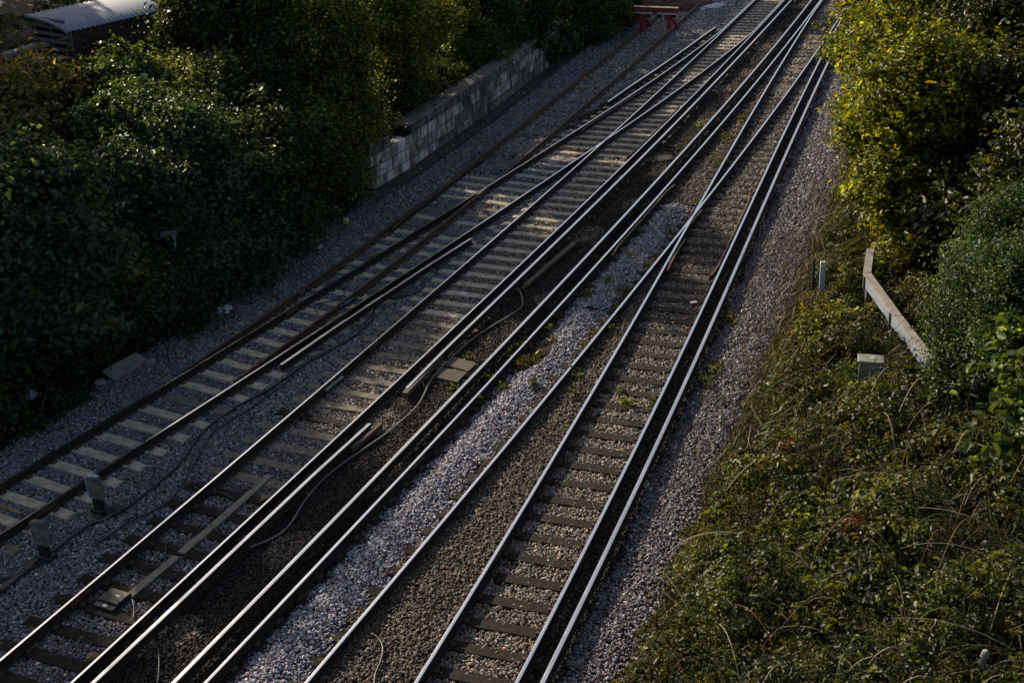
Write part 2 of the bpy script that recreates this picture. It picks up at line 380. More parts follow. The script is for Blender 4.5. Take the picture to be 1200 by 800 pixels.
def mixmat(a, b, p): return a if random.random() < p else b
PH = .6536
# B: owns joined timbers far off
rs = random.Random(11)
for i in range(96):
    u = 8.3 + i * PH
    if u > 70: break
    cB, cA, cS = float(centre('B', u)), float(centre('A', u)), float(centre('S', u))
    d = cB - cA
    if d > 2.75: v0 = cB - 1.3
    elif d > 1.7: v0 = (cA + cB) / 2 - .02
    else: v0 = cA - 1.28
    rails = [cB - GA, cB + GA] + ([cA - GA, cA + GA] if d <= 1.7 and u < 56 else [])
    m = M_sl_conc if u > 26 else (M_sl_mid if (u > 17.5 and rs.random() < .75) else M_sl_wood)
    if 22.6 < u < 26: m = mixmat(M_sl_conc, M_sl_mid, .5)
    place_sleeper('B', 'B', u, v0 + rs.uniform(-.05, .05), cB + 1.28 + rs.uniform(-.04, .04), m, rails, i, tilt=rs.uniform(-.006, .006), skew=rs.uniform(-.02, .02))
for i in range(96):
    u = 8.1 + i * PH
    if u > 70: break
    cB, cA, cS = float(centre('B', u)), float(centre('A', u)), float(centre('S', u))
    if cB - cA <= 1.7: continue
    if u < 11.5: continue
    v1 = cA + 1.3 if cB - cA > 2.75 else (cA + cB) / 2 - .06
    d = cA - cS
    hasS = u > 21.3
    if not hasS: v0 = cA - 1.3
    elif d < 1.7: v0 = cS - 1.28
    else: v0 = cA - 1.25 if d > 2.7 else (cA + cS) / 2 + .02
    rails = [cA - GA, cA + GA] + ([cS - GA, cS + GA] if hasS and d < 1.7 else [])
    place_sleeper('A', 'A', u, v0 + rs.uniform(-.05, .05), v1, mixmat(M_sl_conc, M_sl_mid, .88), rails, 100 + i, tilt=rs.uniform(-.006, .006), skew=rs.uniform(-.015, .015), z=-.160)
for i in range(96):
    u = 8.1 + i * PH
    if u > 66: break
    cA, cS = float(centre('A', u)), float(centre('S', u)); d = cA - cS
    if u < 21.3 or (d < 1.7 and u < 50): continue
    v1 = cS + 1.3 if d > 2.75 else (cA + cS) / 2 - .04
    place_sleeper('S', 'S', u, cS - 1.25, v1, mixmat(M_sl_mid, M_sl_wood, .6), [cS - GA, cS + GA], 200 + i, z=-.185)
for i in range(96):
    u = 8.2 + i * PH
    if u > 70: break
    cC, cD = float(centre('C', u)), float(centre('D', u)); d = cD - cC
    v0 = cD - 1.3 if d > 2.75 else ((cC + cD) / 2 + .03 if d > 1.6 else cC - 1.28)
    rails = [cD - GA, cD + GA] + ([cC - GA, cC + GA] if d <= 1.6 and u < 64 else [])
    place_sleeper('D', 'D', u, v0, cD + 1.28 + rs.uniform(-.04, .04), M_sl_wood if u < 50 or rs.random() < .5 else M_sl_mid, rails, 300 + i, tilt=rs.uniform(-.006, .006), skew=rs.uniform(-.02, .02), z=-.166)
for i in range(96):
    u = 8.4 + i * PH
    cC, cD = float(centre('C', u)), float(centre('D', u)); d = cD - cC
    if d <= 1.6 or u > 60: continue
    v1 = cC + 1.3 if d > 2.75 else (cC + cD) / 2 - .03
    place_sleeper('C', 'C', u, cC - 1.28, v1, M_sl_wood, [cC - GA, cC + GA], 400 + i, z=-.170, skew=rs.uniform(-.02, .02))

# ------------------------------------------------------------------ ballast stones (one object that nobody could count)
def hsh(a, b, k):   # smooth-ish value noise on arrays
    n = np.sin(a * 1.7 * k + b * 2.3 * k + 1.3) + np.sin(a * 2.9 * k - b * 1.1 * k + 4.1) + np.sin(-a * .8 * k + b * 3.7 * k + 2.2)
    return n / 3
def zone_colour(u, v):
    cA, cB, cC, cD, cS = (centre(t, u) for t in 'ABCDS')
    n = len(u); col = np.empty((n, 3)); blue = np.array([.19, .185, .21]); viol = np.array([.27, .262, .31]); brown = np.array([.12, .093, .072])
    dirt = np.array([.035, .027, .022]); mix_ = np.array([.20, .17, .15]); warm = np.array([.25, .20, .155])
    col[:] = blue; hh = np.zeros(n)
    j = hsh(u, v, 1.3) * .12 + rng.normal(0, .05, n); vj = v + j
    inB = (vj > cB - .8) & (vj < cB + .95); col[inB] = mix_
    m = inB & (u < 20); col[m] = np.array([.17, .155, .16])
    m = (vj >= cB + .80) & (vj < cC - .98); col[m] = dirt; 
    fr = m & (hsh(u, v, .9) > .45); col[fr] = brown
    m = (vj >= cC - 1.0) & (vj < cC - .62); col[m] = dirt
    m = (vj >= cC - .62) & (vj < cC + .9); col[m] = brown * 1.0
    vio = (v > cC - .60 + .06 * hsh(u, v, 2.)) & (v < cC + .50 + .10 * hsh(u, v, 1.5) + j) & (u > 6) & (u < 36)
    gap = (hsh(u * .8, v * 1.4, .9) > .42) & (u > 23) & (u < 28); vio &= ~gap
    col[vio] = viol; hh[vio] = .09 - .18 * np.abs(v[vio] - cC[vio] + .04)
    sp = rng.random(n)
    m = (vj >= cC + .62) & (vj < cD - .6) & ~vio & (v > cC + .5); col[m] = np.where((sp[m] < .5)[:, None], brown * 1.1, brown * .8); 
    m = (vj >= cD - .78) & (vj < cD + .78); col[m] = warm * .9; 
    m2 = m & (sp < .35); col[m2] = mix_ * 1.15
    m = m & (u > 24); col[m] = np.where((sp[m] < .6)[:, None], mix_ * .95, warm * .7)
    m = (vj >= cD + .78) & (vj < cD + 1.32); col[m] = dirt
    m = vj >= cD + 1.32; col[m] = np.array([.165, .15, .165])
    m = (vj >= cS - .8) & (vj < cS + .8) & (u > 40); col[m] = np.array([.22, .21, .215])
    m = (u > 38) & (vj > cS + .8) & (vj < cA - .8); col[m] = np.array([.21, .2, .21])
    m = (u > 40) & (vj > cA - .75) & (vj < cB + .75); col[m] = mix_ * .8
    m = (u > 43) & (u < 60) & (vj > cA - 1.6) & (vj < cA - .8); col[m] = dirt * 1.2
    for lo_, hi_, t1, t2 in ((.85, -.80, cB, cC), (.80, -.84, cC, cD)):
        m = (v > t1 + lo_) & (v < t2 + hi_) & ~vio; hh[m] = .042 + .015 * hsh(u[m], v[m], 2.4)
    m = (v > cD + .84); hh[m] = .040 + .012 * hsh(u[m], v[m], 2.1)
    m = (v < np.minimum(cA, np.where(u > 21, cS, 99)) - .86); hh[m] = .04
    # rust and grease close to every running rail
    for t in 'BCD':
        c = {'B': cB, 'C': cC, 'D': cD}[t]
        for s in (-1, 1):
            q = np.exp(-((v - c - s * GA) / .13) ** 2)[:, None] * .55; q = np.where(vio[:, None], q * .3, q)
            col = col * (1 - q) + brown * .6 * q
    return col, hh
def stones(u0, u1, dens, size, seed):
    r = np.random.default_rng(seed); n = int((u1 - u0) * 16.2 * dens)
    u = r.uniform(u0, u1, n); a = edgeL(u) - .25; b = edgeR(u) + .5; v = a + (b - a) * r.random(n)
    col, hh = zone_colour(u, v)
    # ragged right edge thins out, darker under plants
    keep = r.random(n) < np.clip((b - v) / .7, .1, 1); keep &= r.random(n) < np.clip((v - a) / .4, .15, 1)
    # a clean concrete strip in front of the wall
    keep &= ~((u > 34.8) & (u < 60) & (v < wall_v(u) + .72) & (r.random(n) < .96))
    cB = centre('B', u)
    u, v, col, hh = u[keep], v[keep], col[keep], hh[keep]; n = len(u)
    s = size * np.exp(r.normal(0, .28, n)); s = np.clip(s, size * .5, size * 1.7)
    dark = col.sum(1) < .2; s[dark] *= .8
    z = -.226 + r.random(n) ** 1.7 * .045 + hh + s * .15
    # lowest where the ties are, between them a little heap
    base = np.array([[-1, -1, -.6], [1, -1, -.6], [1, 1, -.6], [-1, 1, -.6], [-.62, -.55, .6], [.6, -.62, .6], [.55, .62, .6], [-.6, .58, .6]]) * .5
    V = base[None] + r.normal(0, .11, (n, 8, 3))
    V *= (s[:, None] * np.stack([r.uniform(.75, 1.25, n), r.uniform(.75, 1.25, n), r.uniform(.6, 1.0, n)], -1))[:, None, :]
    # random orientation: yaw and tilt
    yaw = r.uniform(0, 2 * np.pi, n); ti = r.normal(0, .45, n); cy_, sy_ = np.cos(yaw), np.sin(yaw); ct, st = np.cos(ti), np.sin(ti)
    X, Y, Z = V[..., 0], V[..., 1], V[..., 2]
    Y, Z = Y * ct[:, None] - Z * st[:, None], Y * st[:, None] + Z * ct[:, None]
    X, Y = X * cy_[:, None] - Y * sy_[:, None], X * sy_[:, None] + Y * cy_[:, None]
    px = u * E_[0] + v * N_[0]; py = u * E_[1] + v * N_[1]
    V = np.stack([X + px[:, None], Y + py[:, None], Z + z[:, None]], -1).reshape(-1, 3)
    f = np.array([[4, 5, 6, 7], [0, 1, 5, 4], [1, 2, 6, 5], [2, 3, 7, 6], [3, 0, 4, 7]])
    F = (f[None] + (np.arange(n) * 8)[:, None, None]).reshape(-1, 4)
    br = np.exp(r.normal(0, .5, n))[:, None]; hue = r.normal(0, .035, (n, 3)); 
    rust = (r.random(n) < .04)[:, None]
    c = col * br * (1 + hue); c = np.where(rust, c * np.array([1.25, .8, .6]), c)
    lite = (r.random(n) < .035)[:, None]; c = np.where(lite & ~dark[:, None], c * 1.7, c)
    return V, F, np.repeat(np.clip(c, .005, .6), 5, axis=0)
parts = [stones(9, 22, 1150, .0325, 1), stones(22, 34, 860, .037, 4), stones(34, 48, 520, .047, 2), stones(48, 76, 280, .060, 3)]
Vs = []; Fs = []; Cs = []; off = 0
for V, F, c in parts: Vs.append(V); Fs.append(F + off); Cs.append(c); off += len(V)
o = link('ballast', np_mesh('ballast', np.concatenate(Vs), np.concatenate(Fs), np.concatenate(Cs)), M_stone)
tag(o, 'crushed grey and brown stones packed around the sleepers of every track', 'ballast', kind='stuff')

# ------------------------------------------------------------------ concrete block wall along the siding
def block_mat():
    m = mat('stained_block', (.16, .15, .135), .9, 0, 2.2, (.72, .70, .68), .35, contrast=(.36, .66), bscale=14)
    return m
M_block = block_mat(); M_block_d = mat('sooty_block', (.06, .052, .045), .9, 0, 2.6, (.34, .32, .29), .35, contrast=(.35, .72), bscale=14)
M_block_l = mat('pale_block', (.40, .40, .42), .9, 0, 2.4, (.82, .82, .86), .3, contrast=(.34, .6), bscale=14)
M_coping = mat('coping_slab', (.12, .10, .085), .9, 0, 2.5, (.30, .26, .23), .4)
for m_, k_ in ((M_block, 1.), (M_block_d, .8), (M_block_l, 1.)):
    nt = m_.node_tree; b_ = nt.nodes['Principled BSDF']; src = b_.inputs['Base Color'].links[0].from_socket
    tc = nt.nodes.new('ShaderNodeTexCoord'); mp = nt.nodes.new('ShaderNodeMapping'); mp.inputs['Scale'].default_value = (4.5, 4.5, .7)
    nz = nt.nodes.new('ShaderNodeTexNoise'); nz.inputs['Scale'].default_value = 1.; nz.inputs['Detail'].default_value = 7; nz.inputs['Roughness'].default_value = .7
    rp = nt.nodes.new('ShaderNodeValToRGB'); rp.color_ramp.elements[0].position = .42; rp.color_ramp.elements[1].position = .56
    rp.color_ramp.elements[0].color = (.30, .27, .23, 1); rp.color_ramp.elements[1].color = (1, 1, 1, 1)
    mx = nt.nodes.new('ShaderNodeMix'); mx.data_type = 'RGBA'; mx.blend_type = 'MULTIPLY'; mx.inputs[0].default_value = k_
    nt.links.new(tc.outputs['Object'], mp.inputs[0]); nt.links.new(mp.outputs[0], nz.inputs['Vector']); nt.links.new(nz.outputs[0], rp.inputs[0])
    nt.links.new(src, mx.inputs[6]); nt.links.new(rp.outputs[0], mx.inputs[7]); nt.links.new(mx.outputs[2], b_.inputs['Base Color'])
wall = empty('block_wall', tuple(xy(45, -20.2)) + (-.25,)); tag(wall, 'stained concrete block retaining wall beside the rusty siding', 'wall')
def uvp(u, v, z): p = xy(u, v); return Vector((p[0], p[1], z))
wo = Vector(wall.location)
rb = random.Random(3); bl, bh = .78, .41
courses = {0: [], 1: [], 2: []}
for row in range(4):
    u = 34.9 + (.39 if row % 2 else 0) - .6
    b = MB(); 
    while u < 58.5:
        ua, ub = max(u, 34.9), min(u + bl, 58.5)
        if rb.random() < .22 and row % 2: ub = min(u + bl * .5, 58.5)
        top = row * bh
        lo = -.25 + row * bh; hi = lo + bh - .036
        if row == 3 and (ua < 37.3 and ub > 36.35): u = ub; continue    # the notch near the end
        if row == 3 and ub > 37.3 and (ub - ua) > .1: hi = lo + .30
        if ub - ua > .08:
            va, vb = float(wall_v(ua)), float(wall_v(ub)); pr = rb.uniform(-.012, .012)
            poly = [uvp(ua + .022, va + pr, lo) - wo, uvp(ub - .022, vb + pr, lo) - wo, uvp(ub - .022, vb + pr, hi) - wo, uvp(ua + .022, va + pr, hi) - wo]
            nn = Vector((N_[0], N_[1], 0))
            k = 0 if rb.random() < .5 else 1
            if ua < 39.5 and row < 3: k = 2 if rb.random() < .6 else 0
            if row == 3: k = 1 if ua < 46 or rb.random() < .5 else 0
            b.prism(poly, -nn * .42, nn * 0, mi=k)
        u = ub
    b.build('block_course', [M_block, M_block_d, M_block_l], wall)
b = MB()
u = 37.4
while u < 57:
    L = rb.uniform(.7, .95); va = float(wall_v(u)); a = uvp(u, va, 0); 
    c = uvp(u + L / 2, va - .30 + rb.uniform(-.03, .03), -.25 + 3 * bh + .345) - wo
    b.box(c, L - .03, .62, .085, rz=math.atan2(E_[1], E_[0]), ch=.012); u += L
b.build('coping', M_coping, wall)
# mortar core behind the joints
b = MB()
for ua, ub, hi in ((34.95, 36.3, 1.3), (36.3, 37.35, .95), (37.35, 58.4, 1.25)):
    n = 8
    for i in range(n):
        a0, a1 = ua + (ub - ua) * i / n, ua + (ub - ua) * (i + 1) / n
        poly = [uvp(a0, float(wall_v(a0)) - .03, -.26) - wo, uvp(a1, float(wall_v(a1)) - .03, -.26) - wo, uvp(a1, float(wall_v(a1)) - .03, hi - .25) - wo, uvp(a0, float(wall_v(a0)) - .03, hi - .25) - wo]
        b.prism(poly, -Vector((N_[0], N_[1], 0)) * .3, (0, 0, 0))
b.build('mortar_core', M_black, wall)
# concrete strip in front
M_strip = mat('sooty_concrete', (.035, .03, .026), .95, 0, 2, (.075, .065, .058), .3)
b = MB()
for i in range(24):
    a0, a1 = 33.5 + i, 34.5 + i
    f = lambda u: float(wall_v(u)) + .62
    poly = [uvp(a0, float(wall_v(a0)) - .02, -.165), uvp(a0, f(a0), -.165), uvp(a1, f(a1), -.165), uvp(a1, float(wall_v(a1)) - .02, -.165)]
    b.prism(poly, (0, 0, -.12), (0, 0, 0))
o = b.build('path', M_strip); tag(o, kind='structure')
b = MB()
for i in range(23):
    a0, a1 = 33.6 + i, 34.585 + i; b.prism([uvp(a0, f(a0) + .005, -.11), uvp(a0, f(a0) + .06, -.11), uvp(a1, f(a1) + .06, -.11), uvp(a1, f(a1) + .005, -.11)], (0, 0, -.15), (0, 0, 0))
o = b.build('kerb', M_strip); tag(o, kind='structure')

# ------------------------------------------------------------------ buffer stop
bp = tpt('S', 59.6, 0, -.17); ba = tdir('S', 59.6) - math.pi / 2 - math.radians(4)
bs = empty('buffer_stop', tuple(bp), ba); tag(bs, 'dark red buffer stop with white striped beam at the end of the rusty siding', 'buffer stop')
b = MB(); b.box((0, 0, 1.00), 2.2, .26, .30, ch=.015); b.build('beam', M_red, bs)
b = MB(); b.box((0, -.01, 1.165), 2.24, .28, .03, ch=.008); b.build('beam_top', M_galv_top, bs)
for x0, x1 in ((-1.1, -.78), (-.72, -.45), (-.44, -.14), (.14, .34), (.38, .68), (.70, 1.0), (1.02, 1.1)):
    b = MB(); b.box(((x0 + x1) / 2, -.16, .90), x1 - x0, .05, .075, ch=.006); b.build('white_stripe', M_white, bs)
for x in (-.92, .92, .22, -.3):
    b = MB(); b.box((x, -.155, .80), .26 if abs(x) > .5 else .2, .045, .12 if abs(x) > .5 else .22, ch=.01); b.build('black_pad', M_black, bs)
for x in (-.68, .68):
    b = MB(); b.box((x, -.05, .43), .17, .15, .84, ch=.012, rx=.05); b.build('leg', M_red, bs)
    b = MB(); b.prism([(x - .05, .1, .95), (x - .05, .1, .75), (x - .05, 1.15, 0), (x - .05, 1.4, 0)], (0, 0, 0), (.11, 0, 0)); b.build('back_brace', M_red, bs)
    b = MB(); b.box((x, -.04, .71), .42, .18, .26, ch=.01); b.build('shoulder_plate', M_red, bs)
b = MB(); b.box((-.48, .0, 1.62), .05, .05, .86); b.build('lamp_post', M_red, bs)
b = MB(); b.tube([(-.48, 0, 2.04), (-.48, 0, 2.22)], .09, 10); b.build('lamp_case', M_red, bs)
# rubble heap behind it
def heap(name, c, r, h, m, seed, n=14):
    rr = random.Random(seed); b = MB()
    rings = 5; vs = [(0, 0, h)]; 
    for i in range(1, rings + 1):
        for k in range(n):
            a = 2 * math.pi * k / n; q = i / rings; vs.append((math.cos(a) * r * q * rr.uniform(.85, 1.15), math.sin(a) * r * q * rr.uniform(.85, 1.15), h * (1 - q ** 1.6) * rr.uniform(.75, 1.2) - (.05 if i == rings else 0)))
    fs = [(0, 1 + k, 1 + (k + 1) % n) for k in range(n)]
    for i in range(rings - 1):
        for k in range(n): fs.append((1 + i * n + k, 1 + (i + 1) * n + k, 1 + (i + 1) * n + (k + 1) % n, 1 + i * n + (k + 1) % n))
    b.add(vs, fs); o = b.build(name, m); o.location = c; return o
M_redsoil = mat('red_earth', (.035, .012, .010), .95, 0, 5, (.075, .028, .022), .9, bscale=20)
p = at_z(800, 10, -.2); o = heap('earth_heap', (p.x - .2, p.y + 1.0, -.22), 2.1, .5, M_redsoil, 4, 18); tag(o, 'low heap of dark red earth behind the buffer stop', 'earth heap')

# ------------------------------------------------------------------ cables
def smooth_path(P, sub=5):
    P = [Vector(p) for p in P]; out = []
    for i in range(len(P) - 1):
        p0, p1, p2, p3 = P[max(i - 1, 0)], P[i], P[i + 1], P[min(i + 2, len(P) - 1)]
        for k in range(sub):
            t = k / sub; out.append(.5 * ((2 * p1) + (p2 - p0) * t + (2 * p0 - 5 * p1 + 4 * p2 - p3) * t * t + (3 * p1 - p0 - 3 * p2 + p3) * t ** 3))
    out.append(P[-1]); return out
def cable(pix, r, m, label, z=-.155, zs=None, name='cable', group='cables on the ballast'):
    pts = [at_z(x, y, (zs[i] if zs else z)) for i, (x, y) in enumerate(pix)]
    b = MB(); b.tube(smooth_path(pts), r, 6); o = b.build(name, m, smooth=True)
    tag(o, label, 'cable', group); return o
cable([(-20, 686), (0, 680), (40, 664), (60, 648), (100, 618), (146, 596), (190, 562), (210, 544), (228, 518), (244, 500), (272, 480), (300, 464), (320, 453), (360, 425), (400, 403), (422, 388), (436, 372), (440, 352)], .028, M_cable, 'longest black cable, snaking through the bluish stones past both stumpy posts')
cable([(110, 640), (150, 612), (200, 585), (236, 528), (250, 506), (290, 480), (330, 452), (358, 428)], .018, M_cable, 'thin black cable running just right of the longest one')
cable([(607, 338), (611, 346), (612, 358), (600, 368), (580, 380), (554, 397), (526, 422), (506, 444), (490, 474), (460, 502), (438, 518), (400, 544), (376, 564), (356, 588), (340, 614), (320, 630), (280, 645)], .021, M_cable_g, 'pale grey cable hooking out of the conductor rail and curving down the brown dirt strip', z=-.10)
cable([(503, 441), (496, 445), (497, 453), (501, 451), (499, 458)], .015, M_cable_g, 'small loop of grey cable beside the two brown boards', z=-.09)
cable([(440, 352), (452, 350), (464, 349), (484, 344), (496, 336), (494, 330)], .02, M_cable, 'curled black cable under the short conductor rail')
cable([(372, 367), (369, 360), (376, 355), (392, 352), (402, 346), (403, 340), (396, 335)], .015, M_cable, 'thin looped cable between the sleepers near the blue point rods', z=-.13)
cable([(436, 742), (444, 748), (449, 760), (446, 775), (440, 790), (438, 812)], .02, M_cable, 'short black cable on the brown stones at the bottom edge', z=-.11)
cable([(182, 732), (181, 745), (186, 765), (186, 790), (182, 812)], .018, M_cable, 'short black cable beside the dark strip at the bottom left edge', z=-.11)
cable([(545, 196), (556, 186), (576, 184), (590, 174), (596, 164), (612, 160), (632, 163)], .014, M_cable, 'thin cable looping across the rusty siding', z=-.12)
cable([(103, 694), (100, 690), (104, 688), (113, 691), (122, 697), (118, 700), (108, 702), (103, 695)], .016, M_cable, 'coil of black cable beside the flat black box', z=-.12)
cable([(155, 702), (157, 712), (156, 724)], .012, M_cable_g, 'short pale cable end right of the flat black box', z=-.13)
cable([(137, 646), (152, 650), (170, 655), (182, 659)], .016, M_cable, 'dark cable across the stones just right of the nearer stumpy post', z=-.165)
cable([(195, 640), (190, 664), (176, 672), (160, 668)], .014, M_cable, 'cable crossing under the long bleached plank near its lower end', z=-.15)
cable([(225, 560), (245, 566), (262, 562), (280, 574), (296, 571)], .016, M_cable, 'black cable bunched across two sleepers above the long plank', z=-.13)
cable([(222, 574), (240, 579), (256, 577), (276, 585)], .016, M_cable, 'second black cable bunched beside the upper half of the long plank', z=-.13)
cable([(250, 618), (262, 626), (278, 626), (292, 616)], .014, M_cable, 'curved cable right of the middle of the long plank', z=-.13)
cable([(85, 525), (98, 500), (112, 478), (126, 455), (132, 442)], .018, M_cable, 'black cable running down from the concrete slab on the left edge', z=-.19)

# black cable cover by the lower left corner
b = MB(); pts = [at_z(x, y, -.17) for x, y in ((-30, 705), (0, 692), (30, 668), (46, 652))]
for a, c in zip(pts, pts[1:]):
    d = (c - a); b.box((a + c) / 2, d.length, .16, .07, rz=math.atan2(d.y, d.x), ch=.02)
o = b.build('cable_cover', M_rubber); tag(o, 'flat black cable cover lying in bluish stones at the lower left', 'cable cover')

# ------------------------------------------------------------------ stumpy posts with boards
def stump(px, py, label, face, lean):
    p = at_z(px, py, -.21); e = empty('marker_post', tuple(p), math.radians(-24)); tag(e, label, 'marker post', 'stumpy marker posts')
    b = MB(); b.box((0, 0, .17), .16, .14, .36, ch=.01, ry=lean); b.build('post', M_black, e)
    b = MB(); b.box((0, .01, .58), .30, .11, .50, ch=.03, ry=lean); b.build('board', M_oldboard, e)
    b = MB(); b.box((-.165, .0, .58), .018, .10, .46, ry=lean); b.box((0, .01, .838), .24, .09, .014); b.build('painted_edge', face, e)
    b = MB(); b.box((0, 0, .06), .34, .22, .10, ch=.02); b.build('base', M_black, e)
    return e
stump(118, 600, 'stumpy post with pale blue edged top, the upper of the two beside the long cable', M_blueface, .02)
stump(55, 655, 'dark mossy stumpy post, the lower of the two beside the long cable', M_oldboard, -.03)
cable([(106, 596), (106, 606), (114, 610), (124, 607), (134, 600), (140, 595)], .016, M_cable_g, 'pale cable ringing the foot of the blue edged stumpy post', z=-.14)
p = at_z(134, 597, -.15); b = MB(); b.tube([(0, 0, 0), (0, 0, .03)], [.19, .17], 14); b.tube([(0, 0, .03), (0, 0, .07)], [.10, .07], 10)
o = b.build('cable_joint_cover', M_black); o.location = p; tag(o, 'round black cap on the stones right of the blue edged post', 'cable cap')

# ------------------------------------------------------------------ plank, box, boards and such between the rails
def plank(a, c, wd, th, m, name, label, cat, z=-.13, bow=.0, group=None):
    A = at_z(*a, z); B_ = at_z(*c, z); d = B_ - A; b = MB(); n = 8; nn = Vector((-d.y, d.x, 0)).normalized() * wd / 2
    vs = []; rr = random.Random(int(a[0]))
    for i in range(n + 1):
        q = A + d * i / n + nn.normalized() * bow * math.sin(i / n * math.pi); h = rr.uniform(-.006, .006)
        for s, zz in ((-1, -th), (1, -th), (1, 0), (-1, 0)): vs.append(q + nn * s * rr.uniform(.96, 1.04) + Vector((0, 0, zz + h)))
    fs = [(i * 4 + j, i * 4 + (j + 1) % 4, i * 4 + 4 + (j + 1) % 4, i * 4 + 4 + j) for i in range(n) for j in range(4)] + [(0, 1, 2, 3), (n * 4 + 3, n * 4 + 2, n * 4 + 1, n * 4)]
    b.add(vs, fs); o = b.build(name, m); tag(o, label, cat, group); return o
plank((315, 556), (212, 647), .16, .04, M_plank, 'plank', 'long bleached plank lying between the rails, its upper piece', 'plank', bow=.03, group='bleached planks')
plank((207, 651), (150, 698), .16, .04, M_plank, 'plank', 'shorter bleached plank piece ending at the flat black box', 'plank', group='bleached planks')
p = at_z(137, 701, -.12); e = empty('track_magnet', tuple(p), math.radians(62)); tag(e, 'flat black two-step box with a small white label, between the rails below the bleached plank', 'trackside box')
b = MB(); b.box((0, .05, 0), .36, .46, .10, ch=.015); b.build('housing', M_rubber, e)
b = MB(); b.box((-.25, .05, -.02), .12, .46, .07, ch=.012); b.build('step', M_rubber, e)
b = MB(); b.box((-.25, .04, .0175), .06, .09, .008); b.build('label_plate', M_white, e); b = MB(); b.box((.02, -.02, .0525), .03, .09, .006); b.build('label_plate', M_white, e)
M_slab = mat('brown_stone_slab', (.055, .043, .036), .85, 0, 4, (.10, .08, .066), .3)
for q, lab in ((((522, 429), (532, 419), (559, 427), (549, 436)), 'brown rectangular cover board by the grey cable, the upper one'), (((510, 443), (518, 432), (548, 437), (536, 449)), 'brown rectangular cover board by the grey cable, the lower one')):
    b = MB(); b.prism([at_z(x, y, -.13) for x, y in q][::-1], (0, 0, -.07), (0, 0, .035)); o = b.build('cover_board', M_slab); tag(o, lab, 'cover board', 'brown cover boards')
plank((674, 283), (616, 333), .14, .09, M_oldwood, 'guard_board', 'upper weathered guard board lying right of the conductor rail, parallel to it', 'guard board', z=-.02, group='weathered guard boards')
plank((664, 293), (612, 337), .11, .08, M_oldwood, 'guard_board', 'thin guard board lying against the lower side of the upper guard board', 'guard board', z=-.06, group='weathered guard boards')
plank((517, 416), (474, 460), .13, .12, M_oldwood, 'guard_board', 'weathered guard board beside the ramp end of the long conductor rail, above the gap', 'guard board', z=.02, group='weathered guard boards')
plank((446, 495), (412, 524), .10, .10, M_oldwood, 'guard_board', 'short board piece beside the ramp of the near conductor rail, below the gap', 'guard board', z=-.02, group='weathered guard boards')
plank((234, 438), (265, 448), .08, .04, M_plank, 'plank', 'small yellowish wood strip lying across between pale sleepers at left', 'plank', z=-.14, group='bleached planks')
plank((2, 592), (26, 601), .06, .04, M_card, 'wood_strip', 'thin orange brown wood strip by the lowest pale sleepers at the left edge', 'wood strip', z=-.14)
for (x, y), (x2, y2), lab in (((401, 440), (382, 456), 'upper'), ):
    plank((x, y), (x2, y2), .07, .05, M_conc, 'rail_joint_bar', 'pale grey bar clamped along the inner side of a rail left of the pale sleepers', 'joint bar', z=-.06)
# disc
p = at_z(777, 185, -.135); b = MB(); b.tube([(0, 0, -.04), (0, 0, .015)], .33, 22); b.tube([(0, 0, .015), (0, 0, .03)], .26, 22)
M_disc = mat('dull_iron_disc', (.07, .06, .056), .7, .2, 12, (.12, .10, .095), .2)
o = b.build('manhole_cover', M_disc); o.location = p; tag(o, 'round dull iron cover in the brown dirt between conductor rails', 'manhole cover')
# blue point rods
M_rodblue = mat('blue_rod', (.10, .15, .30), .5, 0, 9, (.22, .28, .42))
for px, py, lab in ((351, 342, 'blue clamp device across the two left switch rails'), (405, 354, 'blue clamp device across the two right switch rails')):
    p = at_z(px, py, -.09); a = tdir('A', 28); e = empty('point_clamp', tuple(p), a); tag(e, lab, 'point clamp', 'blue point clamps')
    for k, dy in enumerate((-.05, .06)):
        b = MB(); b.tube([(-.28, dy, .0), (.28, dy, 0)], .028, 8); b.build('rod', M_rodblue, e)
    b = MB(); b.box((-.2, 0, .0), .05, .24, .07, ch=.01); b.build('bracket', M_black, e); b = MB(); b.box((.2, 0, .0), .05, .24, .07, ch=.01); b.build('bracket', M_black, e)
# debris
def crumple(px, py, z, r, m, seed, name, label, cat, sx=1., h=.6, group=None):
    if px < 60: z = at_h(px, py, .1).z
    rr = random.Random(seed); import bmesh
    bm = bmesh.new(); bmesh.ops.create_icosphere(bm, subdivisions=3, radius=1)
    for v in bm.verts:
        k = noise.noise(v.co * 2.1 + Vector((seed, 0, 0))) * .55 + noise.noise(v.co * 5 + Vector((0, seed, 0))) * .3
        v.co *= (1 + k); v.co.x *= r * sx; v.co.y *= r; v.co.z *= r * h
    me = bpy.data.meshes.new(name); bm.to_mesh(me); bm.free(); o = link(name, me, m)
    p = at_z(px, py, z); o.location = p; o.rotation_euler.z = rr.uniform(0, 3); tag(o, label, cat, group); return o
crumple(262, 363, -.1, .17, M_bag, 3, 'plastic_bag', 'crumpled pale blue plastic bag on the stones by the dark bushes', 'litter', 1.3)
crumple(36, 462, .55, .16, M_bag, 5, 'plastic_bag', 'crumpled pale plastic bag in the dark leaves at the left edge, the upper one', 'litter', 1.1)
crumple(14, 492, .2, .17, M_bag2, 8, 'plastic_bag', 'crumpled blue plastic bag in the dark leaves at the left edge, the lower one', 'litter', 1.4)
crumple(375, 289, -.02, .07, M_bag, 9, 'paper_scrap', 'small white scrap under the bush left of the yellow ball', 'litter')
crumple(684, 92, -.14, .17, M_card, 12, 'cardboard_piece', 'orange brown crumpled piece on the rusty siding, the upper one', 'litter', 1.5, .3)
crumple(684, 103, -.14, .17, M_card, 14, 'cardboard_piece', 'orange brown crumpled piece on the rusty siding, the lower one', 'litter', 1.5, .3)
